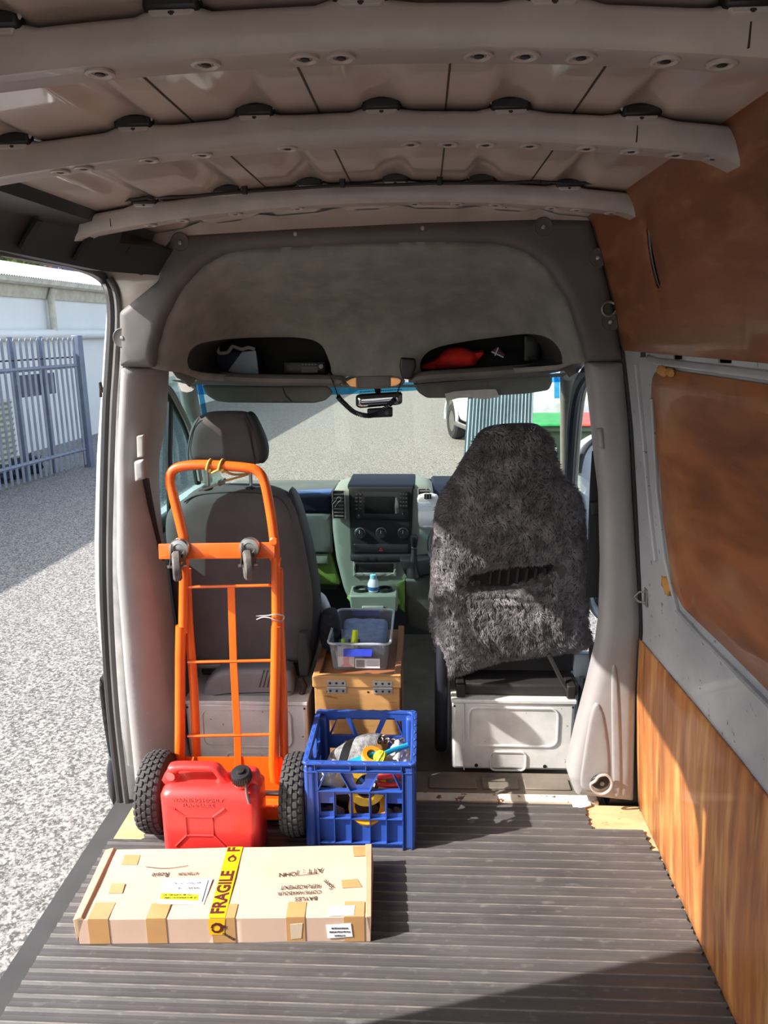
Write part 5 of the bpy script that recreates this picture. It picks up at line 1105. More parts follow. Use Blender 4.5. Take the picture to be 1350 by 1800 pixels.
# ================================================================ red jerry can
REDP = M('red fuel can plastic', (224, 58, 52), .36, col2=(214, 50, 46), vs=5, bump=.06, bs=200, coat=.15)
FY = 2.020
q = YP(FY)
t = thing('jerry_can', (-.648, 2.09, 0), 'red plastic fuel can with black cap standing in front of the hand truck', 'fuel can')
sec_ = lambda z, x0, x1, y0, y1, r_: [V((a, b, z)) for a, b in rr(x0, y0, x1, y1, r_, 5)]
XL0, XR0 = -.799, -.497
body = [sec_(z, XL0+e, XR0-e, FY+f, FY+.142-f, .03) for z, e, f in ((.0, .010, .010), (.004, .003, .003), (.012, 0, 0), (.10, 0, 0), (.215, .0, .0), (.228, .006, .008), (.236, .016, .018), (.241, .030, .030))]
jb = MB().loft(body).build('can_body', REDP, t, smooth=70)
# raised shoulders with the handle through them
hpz = YP(FY+.045)
ho_ = [(XL0+.010, .225), (XL0+.014, .276), (XL0+.034, .294), (-.665, .296), (-.628, .290), (-.606, .262), (-.585, .236), (-.57, .226)]
puff('handle', hpz, crom(ho_, 3), [rounded([(XL0+.052, .238), (-.640, .237), (-.628, .250), (-.642, .274), (XL0+.056, .276), (XL0+.040, .258)], .006)], th=.044, r=.014, step=.012, mat=REDP, parent=t, nr=4, smooth=180)
puff('shoulder', hpz, crom([(-.585, .22), (-.590, .255), (-.575, .272), (-.53, .274), (XR0-.012, .264), (XR0-.004, .24), (XR0-.006, .22)], 3), th=.07, r=.03, step=.012, mat=REDP, parent=t, nr=4, smooth=180)
a = V((-.548, FY+.040, .250)); cap_ax = V((0, -.35, 1)).normalized()
MB().lathe([(.026, 0), (.024, .02)], a, cap_ax, 26).build('neck', REDP, t)
cp = MB().lathe([(.0285, .014), (.030, .018), (.030, .042), (.026, .048), (.012, .049), (.011, .056), (0, .057)], a, cap_ax, 26).build('cap', M('black ribbed cap', (34, 32, 32), .45), t)
mb = MB(); u_ = V((1, 0, 0)); v_ = cap_ax.cross(u_)
for i in range(26):
    th_ = 2*math.pi*i/26; mb.cyl(a+cap_ax*.018+(u_*math.cos(th_)+v_*math.sin(th_))*.030, a+cap_ax*.042+(u_*math.cos(th_)+v_*math.sin(th_))*.030, .0018, seg=6)
mb.build('cap_ribs', M('black ribbed cap', (0, 0, 0)), cp)
MB().tube([a+V((.016, -.028, .016)), V((-.528, FY+.006, .232)), V((-.520, FY-.004, .206))], .0045, 8).build('spout_strap', M('grey strap', (120, 100, 98), .5), t)
MB().lathe([(.014, 0), (.014, .002), (0, .002)], V((XL0+.028, FY+.044, .262)), (0, -1, 0), 18).build('handle_dimple', M('pale red', (222, 110, 104), .5), t)
# embossing on the front
em = lambda pts, r_=.0035: MB().tube([q.P(a_, b_, .0) for a_, b_ in pts], r_, 8)
cx0, cx1, cz0, cz1 = -.718, -.634, .092, .156
em([(cx0, cz0), (cx1, cz0), (cx1, cz1), (cx0, cz1), (cx0, cz0)]).build('raised_frame', REDP, jb)
for p0, p1 in (((cx0, cz1), (-.762, .186)), ((cx1, cz1), (-.596, .186)), ((cx0, cz0), (-.756, .052)), ((cx1, cz0), (-.600, .052))): em([p0, p1]).build('raised_rib', REDP, jb)
em([(-.762, .186), (-.748, .182)]).build('raised_rib', REDP, jb)
EMB = M('red embossing', (236, 96, 88), .4)
text('warning_text', 'WARNING HIGHLY', q, -.678, .212, .0165, EMB, jb, ex=.0006, c=.0008, sx=1.1)
text('warning_text', 'FLAMMABLE', q, -.676, .195, .0165, EMB, jb, ex=.0006, c=.0008, sx=1.1)
for i in range(4): text('small_text', ['UNLEADED', 'CAP 10 L', 'MADE IN', 'AUSTRALIA'][i] if False else ['.: .: .', '::. .:', '.: ::.', ': .::'][i], q, -.676, .144-i*.013, .012, EMB, jb, ex=.0006, c=.0004)
# ================================================================ cardboard box
BOXZ = .077
CARD = M('brown cardboard', (200, 170, 149), .75, col2=(190, 160, 139), vs=3, bump=.05, bs=150)
c00, c10, c11, c01 = V((-.913, 1.684, 0)), V((-.139, 1.722, 0)), V((-.160, 2.013, 0)), V((-.935, 1.965, 0))
up = V((0, 0, BOXZ))
t = thing('cardboard_box', tuple((c00+c11)/2), 'long flat cardboard box with yellow FRAGILE tape lying on the rubber mat', 'box')
ux = (c10-c00).normalized(); uy = (c01-c00).normalized()
pB = Pl(c00+up, ux, V((-ux.y, ux.x, 0)))             # lid plane
pF = Pl(c00, ux, (0, 0, 1))                          # front face plane
W_ = (c10-c00).length; D_b = (c01-c00).length
def bil(u, v, z): p = c00.lerp(c10, u).lerp(c01.lerp(c11, u), v); return V((p.x, p.y, z+.0015*math.sin(u*17)*math.sin(v*9)*(1 if z > .01 else 0)))
rim = [(0, 0), (1, 0), (1, 1), (0, 1)]
mb = MB(); mb.grid(lambda u, v: bil(u, v, BOXZ), 16, 8); mb.grid(lambda u, v: bil(u, v, .001), 2, 2)
for (u0, v0), (u1, v1) in zip(rim, rim[1:]+rim[:1]): mb.grid(lambda s_, w_: bil(u0+(u1-u0)*s_, v0+(v1-v0)*s_, .001+(BOXZ-.001)*w_), 16 if v0 == v1 else 8, 1)
me = mb.mesh(); bm = bmesh.new(); bm.from_mesh(me); bmesh.ops.remove_doubles(bm, verts=bm.verts, dist=.0008); bmesh.ops.recalc_face_normals(bm, faces=bm.faces); bm.to_mesh(me); bm.free()
cb_ = finish('carton', me, CARD, t, bev=.0015, seg=2)
# torn left end: raised flap edges
MB().loft([[c00+V((.0, 0, .004))-ux*.006, c00+up*1.0-ux*.010, c00+up*1.12+ux*.012, c00+up*1.01+ux*.02], [c01-ux*.012+V((0, 0, .004)), c01+up*1.0-ux*.016, c01+up*1.10+ux*.010, c01+up*1.01+ux*.018]]).build('end_flap', M('worn cardboard edge', (190, 154, 120), .8, bump=.3, bs=60), t, bev=.002)
mb = MB(); mb.loft([[c10+ux*.0+up*.02, c10+ux*.003+up*1.03, c10+up*1.04-ux*.012, c10-ux*.012+up*1.0], [c11+ux*.010+up*.02, c11+ux*.006+up*1.06, c11+up*1.05-ux*.014, c11-ux*.012+up*1.0]]); mb.build('end_flap', M('worn cardboard edge', (0, 0, 0)), t, bev=.002)
PT = M('brown packing tape', (190, 146, 96), .25, col2=(178, 134, 86), vs=8, coat=.4)
def Bq(px_, py_): return pB.px(px_, py_)
def patch(name, pts, pl_, m_, par=t, c=.0008, th=.0012): 
    return puff(name, pl_, pts, th=th, r=0, mat=m_, parent=par, step=.04, c=c, smooth=0)
def ftape(x0, x1, dv, name='packing_tape', m_=PT):
    a = patch(name, [(x0, -.001), (x1, -.001), (x1, dv), (x0, dv)], pB, m_, c=.0022)
    patch(name, [(x0, .002), (x1, .002), (x1, BOXZ), (x0, BOXZ)], pF, m_, c=.0014)
def fx(px_): return pB.px(px_, 1616)[0]
ftape(fx(154), fx(190), .06); ftape(fx(256), fx(291), .055); ftape(fx(371), fx(412), .05); ftape(fx(502), fx(535), .055); ftape(fx(604), fx(640), .055)
for pts in ([(219, 1504), (247, 1504), (241, 1521), (213, 1521)], [(196, 1554), (220, 1554), (215, 1571), (191, 1571)], [(620, 1489), (642, 1488), (644, 1505), (622, 1506)], [(600, 1548), (628, 1546), (636, 1560), (602, 1562)]):
    patch('packing_tape', pB.L(pts), pB, PT, c=.0022)
# FRAGILE tape
YT = M('yellow warning tape', (250, 186, 20), .35, col2=(246, 178, 16), coat=.2)
BRN = M('dark maroon print', (84, 26, 26), .6)
A0, A1, A2, A3 = pB.px(400, 1490), pB.px(427, 1490), pB.px(394, 1621), pB.px(364, 1622)
ft = patch('fragile_tape', [A0, A1, (A2[0], -.001), (A3[0], -.001)], pB, YT, c=.0030, th=.0006)
patch('fragile_tape', [(A3[0], BOXZ), (A3[0], .028), (A2[0]-.005, .028), (A2[0], BOXZ)], pF, YT, c=.0024, th=.0006)
mid0 = ((A0[0]+A1[0])/2, (A0[1]+A1[1])/2); mid1 = ((A2[0]+A3[0])/2, 0); ang = math.atan2(mid0[1]-mid1[1], mid0[0]-mid1[0]); tl = math.hypot(mid0[0]-mid1[0], mid0[1]-mid1[1])
def along(f): return (mid1[0]+(mid0[0]-mid1[0])*f, mid1[1]+(mid0[1]-mid1[1])*f)
a, b = along(.335); text('fragile_text', 'FRAGILE', pB, a, b, .050, BRN, ft, ang=ang, c=.0034, bold=.0016, sx=.90)
a, b = along(.955); text('fragile_text', 'F', pB, a, b, .050, BRN, ft, ang=ang, c=.0034, bold=.0016, sx=.9)
def flame(pl_, a, b, s_, ang_, c, par):
    pts = [(-1, -.15), (-.7, -.75), (0, -.95), (.7, -.7), (1.0, -.25), (1.35, -.35), (1.15, 0), (1.4, .15), (1.0, .25), (.7, .7), (0, .95), (-.7, .7), (-1, .2), (-.75, .1), (-.8, 0)]
    hole_ = [(-.75, -.1), (-.45, -.5), (.1, -.55), (.45, -.2), (.45, .2), (.1, .5), (-.45, .45), (-.6, .2)]
    rot = lambda q_: [(a+(x*math.cos(ang_)-y*math.sin(ang_))*s_, b+(x*math.sin(ang_)+y*math.cos(ang_))*s_) for x, y in q_]
    puff('flame_mark', pl_, rot(pts), [rot(hole_)], th=.0008, r=0, mat=BRN, parent=par, step=.03, c=c, smooth=0)
a, b = along(.81); flame(pB, a, b, .0135, ang, .0040, ft)
flame(pF, (A2[0]+A3[0])/2, .050, .017, 0.2, .0034, ft)
text('tape_print', 'FRAGILE', pF, A2[0]+.006, .022, .010, INK, ft, ang=-.6, c=.0026)
# handwriting upside down, labels
def hw(s_, px_, py_, size, ang_=0, sx=.9, c=.0030, m_=INK, par=cb_): a, b = pB.px(px_, py_); text('handwriting', s_, pB, a, b, size, m_, par, ang=math.pi+ang_, c=c, sx=sx, ex=.0002)
hw('ATTENTION', 331, 1537, .0165, .05, sx=.62); hw('Rosie', 282, 1539, .028, .06, sx=.8)
a0_, b0_ = pB.px(256, 1525); a1_, b1_ = pB.px(331, 1523)
MB().tube(crom([pB.P(a0_, b0_, .003), pB.P((a0_+a1_)/2, b0_-.008, .003), pB.P(a1_, b1_, .003)], 5, False), .0008, 5).build('pen_stroke', INK, cb_)
hw('ATT :', 550, 1532, .027, .12); hw('JOHN', 507, 1538, .024, .1)
hw('REPLACEMENT', 528, 1560, .021, .05, .8); hw('COFFS HARBOUR', 526, 1570.5, .019, .05, .8); hw('BAYLES', 538, 1581, .021, .05, .9); hw('Spare', 577, 1556, .021, -.9)
a, b = pB.px(546, 1540); MB().tube([pB.P(a-.035, b, .003), pB.P(a+.02, b+.006, .003)], .0007, 5).build('pen_stroke', INK, cb_)
lab = patch('address_label', pB.L([(289, 1546), (374, 1546), (358, 1591), (277, 1590)]), pB, WHITE, c=.0026)
patch('highlighter_stripe', pB.L([(284, 1571), (350, 1574), (348, 1585), (330, 1584), (280, 1582)]), pB, M('yellow highlighter', (246, 242, 30), .6), lab, c=.0034)
for s_, x_, y_, z_ in (('HAAKI... 14', 332, 1563, .012), ('BATTERY  OF  IN', 330, 1554, .010), ('TO BE SUPPLIED AS', 312, 1575, .009), ('OF BOOMERANG HIRE', 318, 1580, .009)): hw(s_, x_, y_, z_, c=.0042, par=lab, sx=1.0)
a0_, b0_ = pB.px(366, 1549); a1_, b1_ = pB.px(355, 1587)
MB().tube([pB.P(a0_, b0_, .0036), pB.P(a1_, b1_, .0036)], .0010, 5).build('pen_stroke', M('grey pen', (120, 120, 122), .6), lab)
patch('white_label', pB.L([(580, 1595), (624, 1593), (622, 1610), (577, 1612)]), pB, WHITE, c=.0032)
fl = patch('printed_label', pF.L([(573, 1625), (617, 1622), (620, 1645), (576, 1648)]), pF, WHITE, c=.0030)
for i, s_ in enumerate(('SANDER 2018 (22)-383', 'Price: 6pm-Fri/6pm 8H 53628', 'A 1 7 B B B U I')):
    a, b = pF.px(597, 1630+i*6.4); text('label_print', s_, pF, a, b, .0062, INK, fl, ang=math.pi, c=.0036, sx=.72)
patch('clear_tape', pF.L([(510, 1624), (532, 1622), (530, 1648), (512, 1650)]), pF, M('glossy clear tape', (206, 186, 160), .1, coat=.8), c=.0024)
# ================================================================ milk crate
BLUE = M('blue crate plastic', (50, 84, 164), .4, col2=(42, 74, 150), vs=4, coat=.15, bump=.04, bs=200)
CX0, CX1, CY0, CY1, CH = -.366, -.026, 2.092, 2.430, .300
t = thing('milk_crate', ((CX0+CX1)/2, (CY0+CY1)/2, .001), 'blue plastic milk crate full of tools and cloths on the rubber mat', 'crate')
def crate_side(pl_, w_, name, lower_solid=True):
    """pl_ origin at lower left outer corner, a to the right, b up"""
    k_ = w_/.34; X = lambda px_: (px_-60)/1170*w_; Z = lambda py_: (1600-py_)/940*CH
    P_ = lambda pts: [(X(a_), Z(b_)) for a_, b_ in pts]
    hs = [P_([(228, 770), (286, 770), (218, 930)]), P_([(310, 770), (438, 770), (530, 955), (226, 955)]),
          P_([(562, 770), (735, 770), (705, 835), (704, 880), (670, 915), (625, 915), (588, 890), (584, 830)]),
          P_([(860, 770), (985, 770), (1075, 950), (766, 955)]), P_([(1008, 770), (1090, 770), (1090, 920)]),
          P_([(222, 1115), (365, 1115), (365, 1205), (230, 1210)]), P_([(392, 1020), (545, 1010), (548, 1235), (394, 1240)]), P_([(572, 1005), (742, 1010), (742, 1225), (574, 1230)]), P_([(770, 1010), (915, 1015), (912, 1220), (772, 1230)]), P_([(942, 1105), (1095, 1105), (1095, 1215), (944, 1220)])]
    if not lower_solid: hs[1] = P_([(310, 740), (400, 740), (500, 955), (226, 955)]); hs[2] = P_([(470, 740), (830, 740), (745, 955), (560, 955)]); hs[3] = P_([(900, 740), (985, 740), (1075, 955), (800, 955)])
    s_ = puff(name, pl_, [(0, 0), (w_, 0), (w_, CH), (0, CH)], [h[::-1] for h in hs], th=.004, r=0, mat=BLUE, parent=t, step=.05, c=-.008, smooth=20)
    def rib_(x0, z0, x1, z1, wd=.0028, dp=.012):
        d_ = V((x1-x0, z1-z0)).normalized(); n_ = V((-d_.y, d_.x))*wd/2
        q4 = [(x0+n_.x, z0+n_.y), (x0-n_.x, z0-n_.y), (x1-n_.x, z1-n_.y), (x1+n_.x, z1+n_.y)]
        MB().prism(pl_, q4, -.009, -.009+dp).build('rib', BLUE, s_, smooth=20)
    for z_ in (745, 965, 1262, 1530): rib_(X(200), Z(z_), X(1105), Z(z_))
    for x_, z0, z1 in ((372, 975, 1530), (550, 975, 1530), (752, 975, 1530), (928, 975, 1530), (205, 755, 1600), (1102, 755, 1600)): rib_(X(x_), Z(z0), X(x_), Z(z1))
    for a_, b_, c_, d_ in ((295, 765, 210, 950), (445, 765, 548, 960), (850, 765, 755, 960), (1000, 765, 1082, 945)): rib_(X(a_), Z(b_), X(c_), Z(d_))
    for x_ in (180, 555, 720, 1090): rib_(X(x_), Z(675), X(x_), Z(745))
crate_side(Pl((CX0, CY0, .002), (1, 0, 0), (0, 0, 1)), CX1-CX0, 'front_wall')
crate_side(Pl((CX1, CY1, .002), (-1, 0, 0), (0, 0, 1)), CX1-CX0, 'back_wall', False)
crate_side(Pl((CX1, CY0, .002), (0, 1, 0), (0, 0, 1)), CY1-CY0, 'side_wall', False)
crate_side(Pl((CX0, CY1, .002), (0, -1, 0), (0, 0, 1)), CY1-CY0, 'side_wall', False)
for x_, y_ in ((CX0, CY0), (CX1-.034, CY0), (CX0, CY1-.034), (CX1-.034, CY1-.034)):
    MB().bx(x_+.001, x_+.033, y_+.001, y_+.033, .002, CH-.012).build('corner_post', BLUE, t, bev=.009, seg=3)
zr_ = ZP(CH+.002)
puff('top_rim', zr_, rr(CX0-.004, CY0-.004, CX1+.004, CY1+.004, .016), [rr(CX0+.014, CY0+.014, CX1-.014, CY1-.014, .012)], th=.010, r=.003, mat=BLUE, parent=t, step=.05)
puff('rim_flange', zr_, rr(CX0-.002, CY0-.002, CX1+.002, CY1+.002, .014), [rr(CX0+.006, CY0+.006, CX1-.006, CY1-.006, .012)], th=.004, r=.001, mat=BLUE, parent=t, step=.05, c=-.031)
puff('crate_floor', ZP(.008), rr(CX0+.006, CY0+.006, CX1-.006, CY1-.006, .012), [rr(CX0+.03+i*.058, CY0+.03+j*.058, CX0+.072+i*.058, CY0+.072+j*.058, .004) for i in range(5) for j in range(5)], th=.006, r=0, mat=BLUE, parent=t, step=.06)
# things in the crate
def inC(x, y, z): return V((CX0+x, CY0+y, z))
RAG = M('grey white rag', (170, 160, 148), .9, col2=(120, 112, 104), vs=20, bump=.4, bs=120)
for i, (x, y, z, r_) in enumerate([(.075, .07, .055, .045), (.17, .11, .055, .045), (.272, .075, .05, .042), (.10, .22, .07, .06), (.24, .23, .07, .06)]):
    o = MB().ball(inC(x, y, z+.004), (r_, r_*.8, min(r_*.8, z-.004)), disp=.7, seg=24).build('rag', [RAG, M('brown rag', (128, 106, 84), .9, bump=.4, bs=100)][i % 2], smooth=180)
    tag(o, ['crumpled grey rag low in the front left of the blue crate', 'crumpled brown rag low in the front middle of the blue crate', 'crumpled grey rag low in the front right of the blue crate', 'brown rag low at the back left of the blue crate', 'grey rag low at the back right of the blue crate'][i], 'rag', 'rags at the bottom of the blue crate')
def ring(name, c_, ax_, R0, R1, w_, m_, par=None):
    return MB().lathe([(R0, -w_/2), (R1, -w_/2), (R1, w_/2), (R0, w_/2)], c_, ax_, 36, closed=True).build(name, m_, par, bev=.001)
YEL = M('yellow tape', (244, 186, 40), .45); 
c_ = inC(.186, .062, .188); t2 = thing('tape_roll', tuple(c_), 'roll of yellow masking tape standing upright inside the front of the blue crate', 'tape')
ring('tape_band', c_, (.25, -1, .35), .036, .062, .034, YEL, t2); ring('tape_core', c_, (.25, -1, .35), .033, .037, .036, M('black core', (30, 28, 28), .5), t2)
c_ = inC(.190, .052, .118); t2 = thing('tape_roll', tuple(c_), 'orange yellow tape roll lying lower in the blue crate under the other roll', 'tape')
ring('tape_band', c_, (.1, -.8, 1), .040, .060, .03, M('orange tape', (226, 150, 24), .4), t2)
c_ = inC(.205, .105, .262); t2 = thing('tape_roll', tuple(c_), 'thin roll of amber tape lying flat near the top of the blue crate', 'tape'); ring('tape_band', c_, (.3, -.3, 1), .020, .036, .018, M('amber tape', (214, 150, 40), .3, coat=.5), t2)
# tape measure ball
c_ = inC(.232, .075, .276); t2 = thing('string_ball', tuple(c_), 'lime yellow ball of string near the top right of the blue crate', 'string')
MB().ball(c_, .021, seg=18).build('core', M('lime string', (206, 214, 40), .6), t2)
for k_ in range(7): MB().tube([c_+(Matrix.Rotation(k_*.45, 3, V((.3, .2, 1))) @ V((.0212*math.cos(a), .004*math.sin(k_), .0212*math.sin(a)))) for a in np.linspace(0, 6.28, 22)[:-1]], .0016, 5, closed=True).build('strand', M('yellow string', (232, 222, 50), .6), t2)
# cyan plastic trowel
CY = M('cyan plastic', (30, 150, 190), .35)
t2 = thing('plastic_scraper', tuple(inC(.2, .13, .25)), 'cyan plastic scraper with a long handle lying across the top of the blue crate', 'scraper')
MB().loft([[inC(.095, .085, .246), inC(.20, .125, .268), inC(.205, .105, .258), inC(.105, .065, .240)], [inC(.095, .085, .240), inC(.20, .125, .262), inC(.205, .105, .252), inC(.105, .065, .234)]]).build('blade', CY, t2, bev=.002)
MB().tube(crom([inC(.19, .115, .262), inC(.235, .125, .258), inC(.27, .135, .268), inC(.318, .145, .280)], 4, False), .010, 10, sx=.5).build('handle', CY, t2)
# cable tie bundle / braid
GA = M('silver grey fibre', (176, 176, 176), .5, col2=(110, 110, 112), vs=60, bump=.3, bs=200)
t2 = thing('cable_bundle', tuple(inC(.15, .18, .24)), 'bundle of clear and black cable ties curving over the back of the blue crate', 'cable ties')
for i in range(34):
    k_ = i/33; x0 = .055+.15*k_; zt = .222+.040*math.sin(k_*2.2)
    mt = BLACK if 9 < i < 17 else GA
    MB().tube(crom([inC(x0-.01, .08+.05*k_, zt-.03), inC(x0, .11+.05*k_, zt), inC(x0+.01, .15+.05*k_, zt+.018), inC(x0+.02, .20+.05*k_, zt+.004), inC(x0+.03, .235+.04*k_, zt-.03)], 3, False), .0028, 6).build('cable_tie', mt, t2)
t2 = thing('chain', tuple(inC(.24, .24, .25)), 'small rusty steel chain heaped at the back right of the blue crate', 'chain')
for i in range(10):
    p = inC(.205+.010*i, .225-.008*(i % 3), .262-.0022*i+.006*(i % 2)); ax_ = V((math.sin(i*2.1), math.cos(i*1.7), math.sin(i))).normalized(); u_ = ax_.orthogonal().normalized(); v_ = ax_.cross(u_)
    MB().tube([p+(u_*math.cos(a)*1.5+v_*math.sin(a))*.0075 for a in np.linspace(0, 6.28, 13)[:-1]], .0026, 6, closed=True).build('link', M('rusty steel', (120, 104, 90), .5, metal=.6), t2)
# white bag, red pliers, blue clip
o = MB().ball(inC(.082, .085, .205), (.048, .048, .045), disp=.5, seg=24).build('plastic_bag', M('white grey plastic bag', (196, 192, 190), .3, bump=.4, bs=60, coat=.3), smooth=180); tag(o, 'crumpled white plastic bag in the front left of the blue crate', 'bag')
o = MB().ball(inC(.285, .17, .225), (.04, .06, .035), disp=.6, seg=20).build('plastic_bag', M('white grey plastic bag', (0, 0, 0)), smooth=180); tag(o, 'crumpled clear plastic bag on the right side of the blue crate', 'bag')
REDG = M('red rubber grip', (196, 30, 36), .4)
t2 = thing('pliers', tuple(inC(.26, .04, .2)), 'red handled pliers behind the front wall of the blue crate, right side', 'pliers')
MB().tube(crom([inC(.225, .045, .225), inC(.255, .04, .232), inC(.285, .036, .238), inC(.315, .034, .244)], 4, False), .0085, 10).build('grip', REDG, t2)
MB().tube(crom([inC(.225, .045, .205), inC(.255, .036, .204), inC(.285, .034, .208), inC(.312, .034, .214)], 4, False), .0085, 10).build('grip', REDG, t2)
MB().tube([inC(.23, .047, .216), inC(.205, .055, .214), inC(.19, .06, .212)], [.010, .012, .004], 10).build('jaws', STEEL, t2)
o = MB().tube([inC(.262, .036, .176), inC(.30, .036, .18)], .009, 10).build('screwdriver_handle', REDG); tag(o, 'short red screwdriver handle below the pliers in the blue crate', 'screwdriver')
o = puff('blue_clip', Pl(inC(.055, .030, .17), (1, 0, 0), (0, 0, 1)), rounded([(0, 0), (.03, -.008), (.035, .012), (.006, .030)], .004), th=.01, r=.003, mat=M('bright blue plastic', (34, 104, 200), .4), step=.01); tag(o, 'bright blue plastic clip low at the left of the blue crate', 'clip')
# ================================================================ wooden box with storage tub
WOOD = M('pale pine', (206, 158, 98), .55, col2=(184, 134, 78), vs=3.5, st=(.8, 1, 5), bump=.08, bs=40, bst=(.5, 1, 8), spots=(150, 100, 56), spot_s=9, spot_t=.70)
WOODR = M('reddish pine sides', (158, 104, 66), .55, col2=(134, 84, 52), vs=4, st=(1, .6, 4))
WX0, WX1, WY0, WY1, WZ1 = -.392, -.078, 2.50, 2.98, .395
t = thing('wooden_box', ((WX0+WX1)/2, 2.74, -.03), 'pale wooden box with hinged lid between the two seats', 'box')
MB().bx(WX0+.006, WX1-.006, WY0, WY0+.018, -.03, WZ1-.045).build('front_board', WOOD, t, bev=.002)
MB().bx(WX0+.006, WX1-.006, WY1-.018, WY1, -.03, WZ1-.045).build('back_board', WOOD, t, bev=.002)
for x_ in (WX0+.006, WX1-.024): MB().bx(x_, x_+.018, WY0+.018, WY1-.018, -.03, WZ1-.045).build('side_board', WOODR, t, bev=.002)
ld = MB().bx(WX0, WX1, WY0-.006, WY0+.020, WZ1-.043, WZ1).build('lid_edge', WOOD, t, bev=.003)
MB().bx(WX0+.024, WX1-.024, WY0+.020, WY1, WZ1-.030, WZ1-.018).build('lid_board', WOODR, t, bev=.002)
for x_ in (WX0, WX1-.024): MB().bx(x_, x_+.024, WY0+.020, WY1, WZ1-.043, WZ1).build('lid_rail', WOODR, t, bev=.003)
qh = YP(WY0-.007)
for x_ in (WX0+.052, WX0+.215):
    h_ = MB().bx(x_, x_+.068, WY0-.009, WY0-.006, WZ1-.036, WZ1-.014).build('hinge', M('zinc steel'), t, bev=.001)
    MB().bx(x_, x_+.068, WY0-.004, WY0-.000, WZ1-.066, WZ1-.046).build('hinge_leaf', M('zinc steel'), h_, bev=.001)
    MB().cyl((x_, WY0-.011, WZ1-.041), (x_+.068, WY0-.011, WZ1-.041), .0045, seg=12).build('hinge_pin', M('zinc steel'), h_)
    for i in range(3):
        for z_, y_ in ((WZ1-.025, WY0-.009), (WZ1-.057, WY0-.004)): MB().lathe([(.0045, 0), (.004, .0015), (0, .002)], (x_+.011+i*.023, y_, z_), (0, -1, 0), 10).build('hinge_screw', DULL, h_)
for x_ in (-.34, -.195): MB().lathe([(.004, 0), (.004, .0008), (0, .0008)], (x_, WY0, WZ1-.062), (0, -1, 0), 10).build('knot_hole', DULL, t)
# tub
TUBM = glass('clear storage plastic', (222, 230, 238), .05, fog=.16)
TX0, TX1, TY0, TY1, TZ0, TZ1 = -.345, -.118, 2.575, 2.93, WZ1-.017, WZ1+.088
t = thing('storage_tub', ((TX0+TX1)/2, (TY0+TY1)/2, TZ0), 'clear plastic storage tub with blue clips on top of the wooden box', 'tub')
def ts(z, e, r_=.02): return [V((a, b, z)) for a, b in rr(TX0+e, TY0+e, TX1-e, TY1-e, r_)]
MB().loft([ts(TZ0, .014), ts(TZ1-.01, .004), ts(TZ1, .003)], True, False).build('tub_wall', TUBM, t, smooth=50)
MB().tube([V((a, b, TZ1)) for a, b in rr(TX0, TY0, TX1, TY1, .024)], .0045, 8, closed=True).build('tub_rim', glass('clear rim plastic', (210, 222, 230), .12, fog=.4), t)
BC = M('blue tub clip', (42, 62, 190), .35)
MB().loft([[V((x, TY0-.006-dy, z)) for x, dy, z in ((TX0+.058, 0, TZ1-.018), (TX1-.062, 0, TZ1-.018), (TX1-.066, .006, TZ1-.044), (TX0+.058, .006, TZ1-.044))], [V((x, TY0+.0-dy, z)) for x, dy, z in ((TX0+.058, 0, TZ1-.018), (TX1-.062, 0, TZ1-.018), (TX1-.066, .002, TZ1-.044), (TX0+.058, .002, TZ1-.044))]]).build('blue_clip', BC, t, bev=.002)
MB().loft([[V((x, TY1+dy, z)) for x, dy, z in ((TX0+.06, 0.0, TZ1-.004), (TX1-.06, 0.0, TZ1-.004), (TX1-.06, .010, TZ1-.034), (TX0+.06, .010, TZ1-.034))], [V((x, TY1+.006+dy, z)) for x, dy, z in ((TX0+.06, 0, TZ1-.004), (TX1-.06, 0, TZ1-.004), (TX1-.06, .010, TZ1-.034), (TX0+.06, .010, TZ1-.034))]]).build('blue_clip', BC, t, bev=.002)
MB().bx(TX0+.03, TX1-.055, TY0-.010, TY0+.008, TZ1+.0, TZ1+.003).build('lid_lip', TUBM, t)
DEN = M('blue grey towel', (128, 142, 172), .95, col2=(104, 116, 146), vs=30, bump=.5, bs=200)
o = puff('folded_towel', Pl((TX0+.025, 2.655, TZ0+.075), (1, 0, 0), V((0, 1, .08))), rounded([(.012, 0), (.176, .0), (.180, .22), (.004, .22)], .02), th=.060, r=.018, step=.012, mat=DEN, disp=lambda a, b, d: .004*mnoise.noise(V((a*30, b*20, 1))), smooth=180); tag(o, 'folded blue grey towel filling the clear storage tub', 'towel')
tr = thing('pen_tray', (TX0+.085, TY0+.05, TZ0+.01), 'small clear tray of pens at the front of the storage tub', 'tray')
MB().loft([[V((a, b, TZ0+.02)) for a, b in rr(TX0+.030, TY0+.02, TX0+.120, TY0+.085, .01)], [V((a, b, TZ0+.072)) for a, b in rr(TX0+.024, TY0+.014, TX0+.126, TY0+.09, .012)]], True, False).build('tray_wall', glass('cream clear tray', (226, 220, 200), .06, fog=.35), tr)
for i in range(5): MB().cyl(V((TX0+.045+i*.016, TY0+.05, TZ0+.024)), V((TX0+.035+i*.018, TY0+.085, TZ0+.088)), .0045, seg=10).build('pen', [BLACK, INK, BLACK, M('grey pen', (0, 0, 0)), BLACK][i], tr)
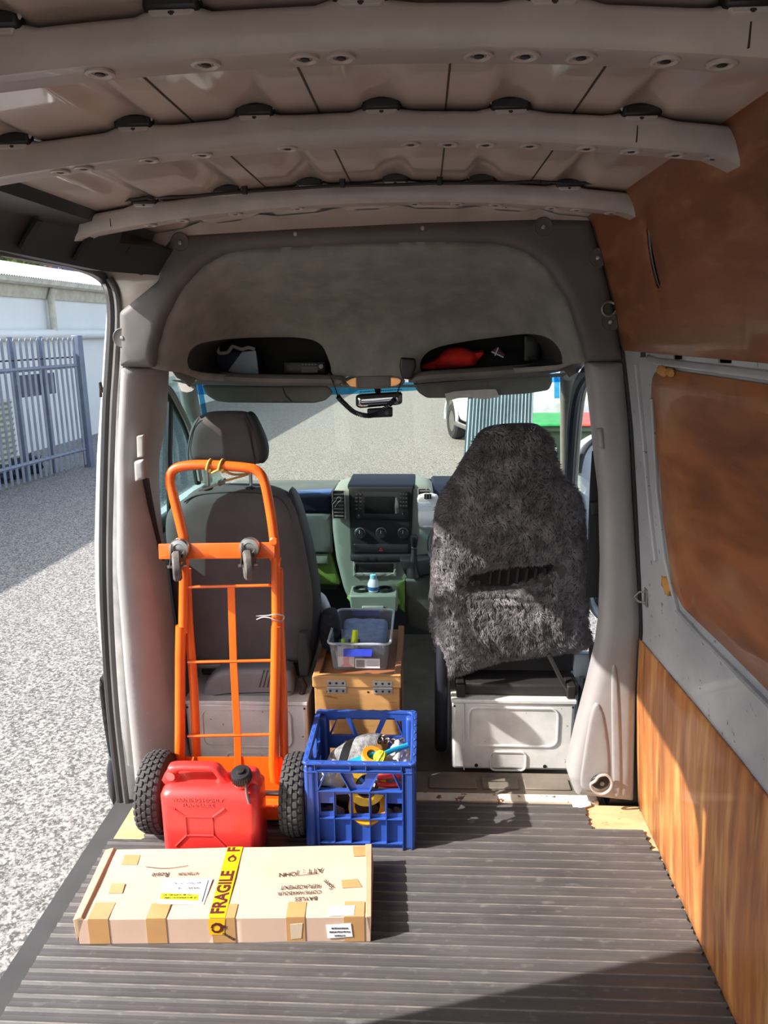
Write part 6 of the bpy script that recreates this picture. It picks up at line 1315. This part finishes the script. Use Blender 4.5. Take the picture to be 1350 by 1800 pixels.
HL = M('fluorescent yellow plastic', (212, 232, 20), .4); HG = M('fluorescent green plastic', (150, 200, 20), .4)
o = MB().tube([V((TX0+.088, TY0+.034, TZ0+.04)), V((TX0+.094, TY0+.050, TZ0+.105)), V((TX0+.096, TY0+.060, TZ0+.135))], [.011, .012, .010], 12).build('highlighter_pen', HL, None, bev=.002); tag(o, 'fluorescent yellow highlighter pen sticking up from the pen tray', 'highlighter pen')
o = MB().tube([V((TX0+.056, TY0+.034, TZ0+.04)), V((TX0+.054, TY0+.044, TZ0+.085)), V((TX0+.052, TY0+.050, TZ0+.105))], [.008, .009, .008], 12).build('highlighter_pen', HG, None, bev=.002); tag(o, 'short green highlighter pen at the left of the pen tray', 'highlighter pen')
qc = YP(TY0+.0085)
cd = puff('photo_card', qc, [(TX0+.035, TZ0+.012), (TX0+.095, TZ0+.012), (TX0+.095, TZ1-.012), (TX0+.035, TZ1-.012)], th=.0012, r=0, mat=M('pale card', (222, 214, 214), .6), step=.05); tag(cd, 'pale identity card with a pink portrait shape inside the front of the tub', 'card')
puff('portrait_shape', qc, crom([(TX0+.045, TZ0+.013), (TX0+.056, TZ0+.026), (TX0+.055, TZ0+.05), (TX0+.066, TZ0+.060), (TX0+.077, TZ0+.05), (TX0+.076, TZ0+.026), (TX0+.088, TZ0+.013)], 3), th=.0008, r=0, mat=M('faded pink', (214, 164, 164), .7), parent=cd, step=.03, c=.0008)
o = puff('printed_card', qc, [(TX0+.098, TZ0+.008), (TX0+.188, TZ0+.008), (TX0+.188, TZ0+.045), (TX0+.098, TZ0+.045)], th=.0012, r=0, mat=WHITE, step=.05); tag(o, 'small white printed card beside the portrait card inside the tub', 'card')
puff('print_block', qc, [(TX0+.102, TZ0+.012), (TX0+.132, TZ0+.012), (TX0+.132, TZ0+.040), (TX0+.102, TZ0+.040)], th=.0008, r=0, mat=M('grey print', (150, 146, 150), .7), parent=o, step=.05, c=.0008)
for i in range(4): MB().box((TX0+.162, TY0+.0078, TZ0+.036-i*.006), (.040, .0006, .0012)).build('print_line', M('grey print', (0, 0, 0)), o)
